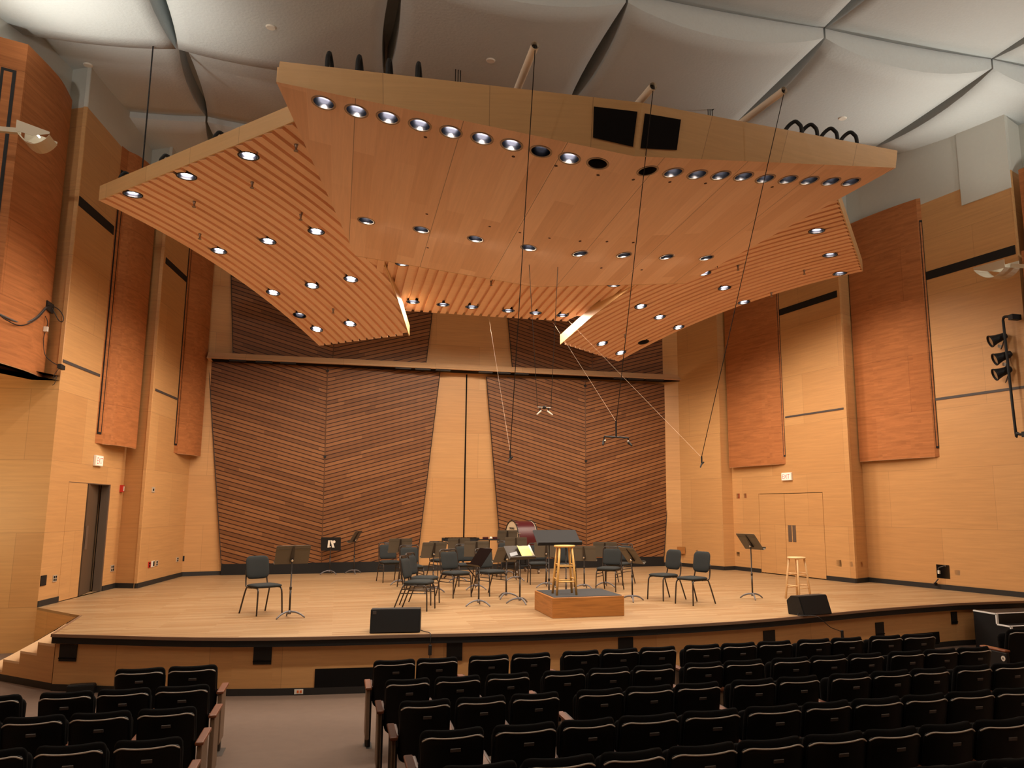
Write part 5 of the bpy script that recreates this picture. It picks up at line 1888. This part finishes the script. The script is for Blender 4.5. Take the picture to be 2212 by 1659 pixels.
for x0, y0, x1, y1, lab in ((681, 1443, 812, 1497, 'wide black opening low in the stage front beside the aisle'), (1958, 1372, 2028, 1420, 'wide black opening low in the stage front near the portable steps')):
    a, b = on_front(x0, y0), on_front(x1, y0)
    z1 = .5 * (z_over(x0, y0, a) + (z_over(x1, y0 if x0 < 1000 else 1363, b)))
    t = thing('stage_opening', lab, 'opening', ((a.x + b.x) / 2, (a.y + b.y) / 2, FLOOR_Z + .05), 0, 'low openings in the stage front')
    bm = B(); facet(bm, (a.x, a.y), (b.x, b.y), FLOOR_Z + .06, z1, -1, th=.014); obj('dark_panel', bm, M_DARK, t, world=True)
a, b = on_front(636, 1494), on_front(655, 1494)
t = thing('orange_socket', 'white plate with orange sockets low in the stage front by the aisle', 'outlet', ((a.x + b.x) / 2, a.y, FLOOR_Z + .02))
bm = B(); facet(bm, (a.x, a.y - .02), (b.x, b.y - .02), FLOOR_Z + .015, FLOOR_Z + .075, -1, th=.006); o = obj('plate', bm, M_WHITE, t, world=True)
for u in (.28, .62):
    p = a.lerp(b, u); q = a.lerp(b, u + .22)
    bm = B(); facet(bm, (p.x, p.y - .026), (q.x, q.y - .026), FLOOR_Z + .03, FLOOR_Z + .06, -1, th=.004); obj('socket', bm, mat('orange_plastic', (.75, .16, .04), .5), o, world=True)

# portable steps at the right end of the stage
ps = thing('portable_steps', 'black portable steps with white edge tape at the right end of the stage', 'steps', (11.2, 11.1, FLOOR_Z))
X0, X1 = 10.60, 11.75
lv = [(11.55, 11.05, -.10), (11.05, 10.77, -.265), (10.77, 10.49, -.43), (10.49, 10.21, -.58)]
bm = B()
for y1_, y0_, z in lv: box(bm, X0, X1, y0_, y1_, FLOOR_Z, z)
obj('steps_body', bm, M_BLACK, ps, world=True)
for y1_, y0_, z in lv:
    bm = B()
    box(bm, X0 - .002, X1, y0_ - .004, y0_ + .035, z - .006, z + .004)
    obj('nosing_tape', bm, M_TAPE, ps, world=True)
    bm = B(); box(bm, X0 - .006, X0 + .02, y0_, y1_, z - .018, z + .003); obj('side_tape', bm, M_TAPE, ps, world=True)
    zn = z - .165
    bm = B(); box(bm, X0 - .006, X0 + .03, y0_ - .006, y0_ + .02, max(FLOOR_Z, zn), z); obj('riser_tape', bm, M_TAPE, ps, world=True)

# pipe with three spotlights on the right wall
def off_wall(px, py, Aw, Bw, d, inward):
    n = Vector((-(Bw[1] - Aw[1]), Bw[0] - Aw[0], 0)).normalized() * inward * d
    return at_wall(px, py, (Aw[0] + n.x, Aw[1] + n.y), (Bw[0] + n.x, Bw[1] + n.y))


pp = [off_wall(*q, A2, B2, .22, 1) for q in ((2187, 685), (2172, 684), (2167, 690), (2169, 712), (2193, 925), (2197, 935), (2203, 938), (2216, 938))]
pipe = thing('lighting_pipe', 'black vertical pipe on the right wall carrying three spotlights', 'pipe', pp[4])
bm = B(); tube(bm, smoothpath(pp, 4), .026, 10); obj('pipe', bm, M_BLACK, pipe, smooth=True, world=True)
for p in (pp[0], pp[-1]):
    bm = B(); box(bm, p.x - .05, p.x + .16, p.y - .05, p.y + .05, p.z - .05, p.z + .05); obj('bracket', bm, M_BLACK, pipe, world=True)
aim = Vector((-.86, .42, -.36)).normalized()
for k, (q, lab) in enumerate((((2150, 731), 'black spotlight on the right wall pipe, top one of three'), ((2160, 770), 'black spotlight on the right wall pipe, middle one of three'), ((2160, 803), 'black spotlight on the right wall pipe, bottom one of three'))):
    P = off_wall(*q, A2, B2, .24, 1)
    P = P + Vector((.06, 0, 0))
    t = thing('spotlight', lab, 'spotlight', P, 0, 'spotlights on the right wall pipe')
    mt = aim.to_track_quat('Z', 'Y').to_matrix().to_4x4()
    bm = B(); lathe(bm, [(0, -.17), (.05, -.165), (.068, -.13), (.075, -.05), (.085, .03), (.115, .13), (.122, .135), (.122, .155), (.108, .155), (.10, .12), (0, .115)], 20, mt); obj('housing', bm, M_BLACK, t, smooth=False)
    bm = B(); lathe(bm, [(0, .122), (.06, .128), (.1, .121)], 20, mt); obj('lens', bm, mat('amber_lens', (.35, .22, .12), .2), t, smooth=True)
    for s in range(5):
        pass
    yk = Vector((.10, .02, .0))
    bm = B(); tube(bm, [Vector((0, 0, 0)) - aim * .05, yk, Vector((.16, .03, .0))], .015, 8); obj('yoke', bm, M_BLACK, t)
    bm = B(); tube(bm, smoothpath([-aim * .15, Vector((.05, .0, -.2)), Vector((.13, .02, -.12)), Vector((.17, .03, 0))], 5), .006, 6); obj('tail_cable', bm, M_CABLE, t, smooth=True)
    if k < 2:
        bm = B(); box(bm, -.02, .06, -.01, .0, -.18, -.12); obj('warning_label', bm, M_WHITE, t)

# uplight arms on the side walls (they light the ceiling)
def uplight(label, root, tip, end, zdrop):
    root, tip, end = Vector(root), Vector(tip), Vector(end)
    t = thing('uplight', label, 'light', root, 0, 'uplights on wall arms')
    bm = B()
    d = (tip - root).normalized()
    tube(bm, [root, tip], .05, 4); obj('arm', bm, M_LAMPARM, t, world=True)
    u = (end - tip)
    L_ = u.length
    u.normalize()
    s = u.cross(Vector((0, 0, 1))).normalized()
    # side cheeks and a curved trough below the lamp
    for sg in (-1, 1):
        bm = B()
        o_ = s * .16 * sg
        hexa(bm, [tip + o_ + Vector((0, 0, -.06)), tip + o_ + u * L_ * .5 + Vector((0, 0, -.10)), end + o_ + Vector((0, 0, -.03)), end + o_ + Vector((0, 0, .0)), tip + o_ + Vector((0, 0, .10))],
             [p + s * .008 * sg for p in (tip + o_ + Vector((0, 0, -.06)), tip + o_ + u * L_ * .5 + Vector((0, 0, -.10)), end + o_ + Vector((0, 0, -.03)), end + o_ + Vector((0, 0, .0)), tip + o_ + Vector((0, 0, .10)))])
        obj('cheek', bm, M_LAMPARM, t, world=True)
    n = 10
    bm = B()
    prof = []
    for k in range(n + 1):
        a = k / n
        prof.append((a, -.05 - zdrop * math.sin(a * PI) ** .8 * .35))
    for (a0, z0), (a1, z1) in zip(prof, prof[1:]):
        p, q = tip + u * L_ * a0 + Vector((0, 0, z0)), tip + u * L_ * a1 + Vector((0, 0, z1))
        hexa(bm, [p - s * .168, q - s * .168, q + s * .168, p + s * .168], [v + Vector((0, 0, .008)) for v in (p - s * .168, q - s * .168, q + s * .168, p + s * .168)])
    weld(bm)
    obj('trough', bm, M_LAMPARM, t, world=True)
    c = (tip + end) / 2 + Vector((0, 0, -.0))
    bm = B(); tube(bm, [c - s * .10, c + s * .10], .012, 8); obj('tube_lamp', bm, emit('uplight_lamp', (1, .93, .80), 6.0), t, world=True)
    ld = bpy.data.lights.new('uplight_beam', 'SPOT')
    ld.energy = UP_W; ld.color = (1.0, .93, .80); ld.spot_size = R(104); ld.spot_blend = .8; ld.shadow_soft_size = .06
    lo = bpy.data.objects.new('uplight_beam', ld); COL.objects.link(lo)
    lo.parent = t
    lo.location = c + Vector((0, 0, .05)) - root
    aim = Vector((.24 if root.x < 0 else -.46, .02, 1))
    lo.rotation_mode = 'QUATERNION'
    lo.rotation_quaternion = aim.to_track_quat('-Z', 'Y')


ys = 12.4
uplight('beige uplight on a wall arm at the far left', at_y(-60, 274, ys), at_y(44, 284, ys), at_y(116, 296, ys), .5)
uplight('beige uplight on a wall arm at the right edge', at_plane(2260, 579, (11.6, 0, 0), Vector((1, 0, 0))), at_plane(2186, 573, (11.6, 0, 0), Vector((1, 0, 0))), at_plane(2118, 580, (11.6, 0, 0), Vector((1, 0, 0))), .5)

# loose cables at the edge of the far left panel
yk = 15.05
c_ = [at_y(-20, 668, 13.55), at_y(10, 684, 13.7), at_y(45, 697, 14.2), at_y(75, 688, 14.55), at_y(100, 664, 15.0)]
t = cable('bundle of grey cables swagged across the far left curved panel', c_, .016, M_GREYC, name='cable_bundle')
c2 = [at_y(-20, 664, 13.5), at_y(12, 690, 13.65), at_y(45, 703, 14.15), at_y(78, 690, 14.5), at_y(104, 662, 14.95)]
bm = B(); tube(bm, smoothpath(c2, 6), .009, 6); obj('second_cord', bm, M_CABLE, t, smooth=True, world=True)
lp = [at_y(*q, yk) for q in ((104, 660), (118, 663), (130, 672), (137, 685), (135, 695), (127, 692), (120, 680), (112, 664))]
bm = B(); tube(bm, smoothpath(lp, 5), .008, 6); obj('coil', bm, M_CABLE, t, smooth=True, world=True)
p = at_y(99, 659, yk); bm = B(); box(bm, p.x - .02, p.x + .03, p.y - .02, p.y + .3, p.z - .08, p.z + .08); obj('bracket', bm, M_BLACK, t, world=True)
w_ = [at_y(*q, yk) for q in ((98, 683), (103, 697), (98, 715), (94, 735), (97, 765), (110, 780), (125, 789))]
t = cable('thin cable with a white box running down beside the far left panel', w_, .007, M_CABLE, name='thin_cable')
p = at_y(99, 711, yk - .02); bm = B(); rbox(bm, p.x - .035, p.x + .035, p.y - .02, p.y + .02, p.z - .045, p.z + .045, .006, 2); obj('white_box', bm, M_WHITE, t, world=True)
p = at_y(130, 791, yk); bm = B(); rbox(bm, p.x - .04, p.x + .02, p.y - .02, p.y + .2, p.z - .04, p.z + .04, .006, 2); obj('junction', bm, M_BLACK, t, world=True)
w_ = [at_y(*q, yk) for q in ((128, 795), (118, 808), (115, 817), (122, 812), (118, 828), (113, 832))]
bm = B(); tube(bm, smoothpath(w_, 5), .005, 6); obj('tail', bm, M_CABLE, t, smooth=True, world=True)
for q, lab, m in (((405, 1243), 'small coil of cable with a grey plug on the floor at the left wall', M_CABLE), ((1400, 1221), 'flat black cable lying on the floor before the right slanted boards', M_CABLE)):
    P = Vector(on_floor(*q))
    pts = [P + Vector((.16 * math.cos(a) * (1 + .2 * math.sin(3 * a)), .10 * math.sin(a), .012 + .01 * (i % 2))) for i, a in enumerate([k * .5 for k in range(14)])] if q[0] < 500 else [P + Vector((-.25 + .06 * i, .03 * math.sin(i), .012 + (.05 if 3 < i < 6 else 0))) for i in range(10)]
    cable(lab, pts, .009, m, name='floor_cable', boxes=[((P.x, P.y, .025), .07, .025, .02)] if q[0] < 500 else ())

bb = thing('floor_box', 'low black box on the floor against the stage front behind the left seats', 'box', (*[on_front(182, 1478)[i] for i in (0, 1)], FLOOR_Z))
bm = B(); rbox(bm, -.16, .16, -.16, -.03, .0, .11, .01, 2); obj('box', bm, M_BLACK, bb)
bm = B(); rbox(bm, -.15, .15, -.15, -.04, .105, .12, .005, 1); obj('lid', bm, M_BASE, bb)
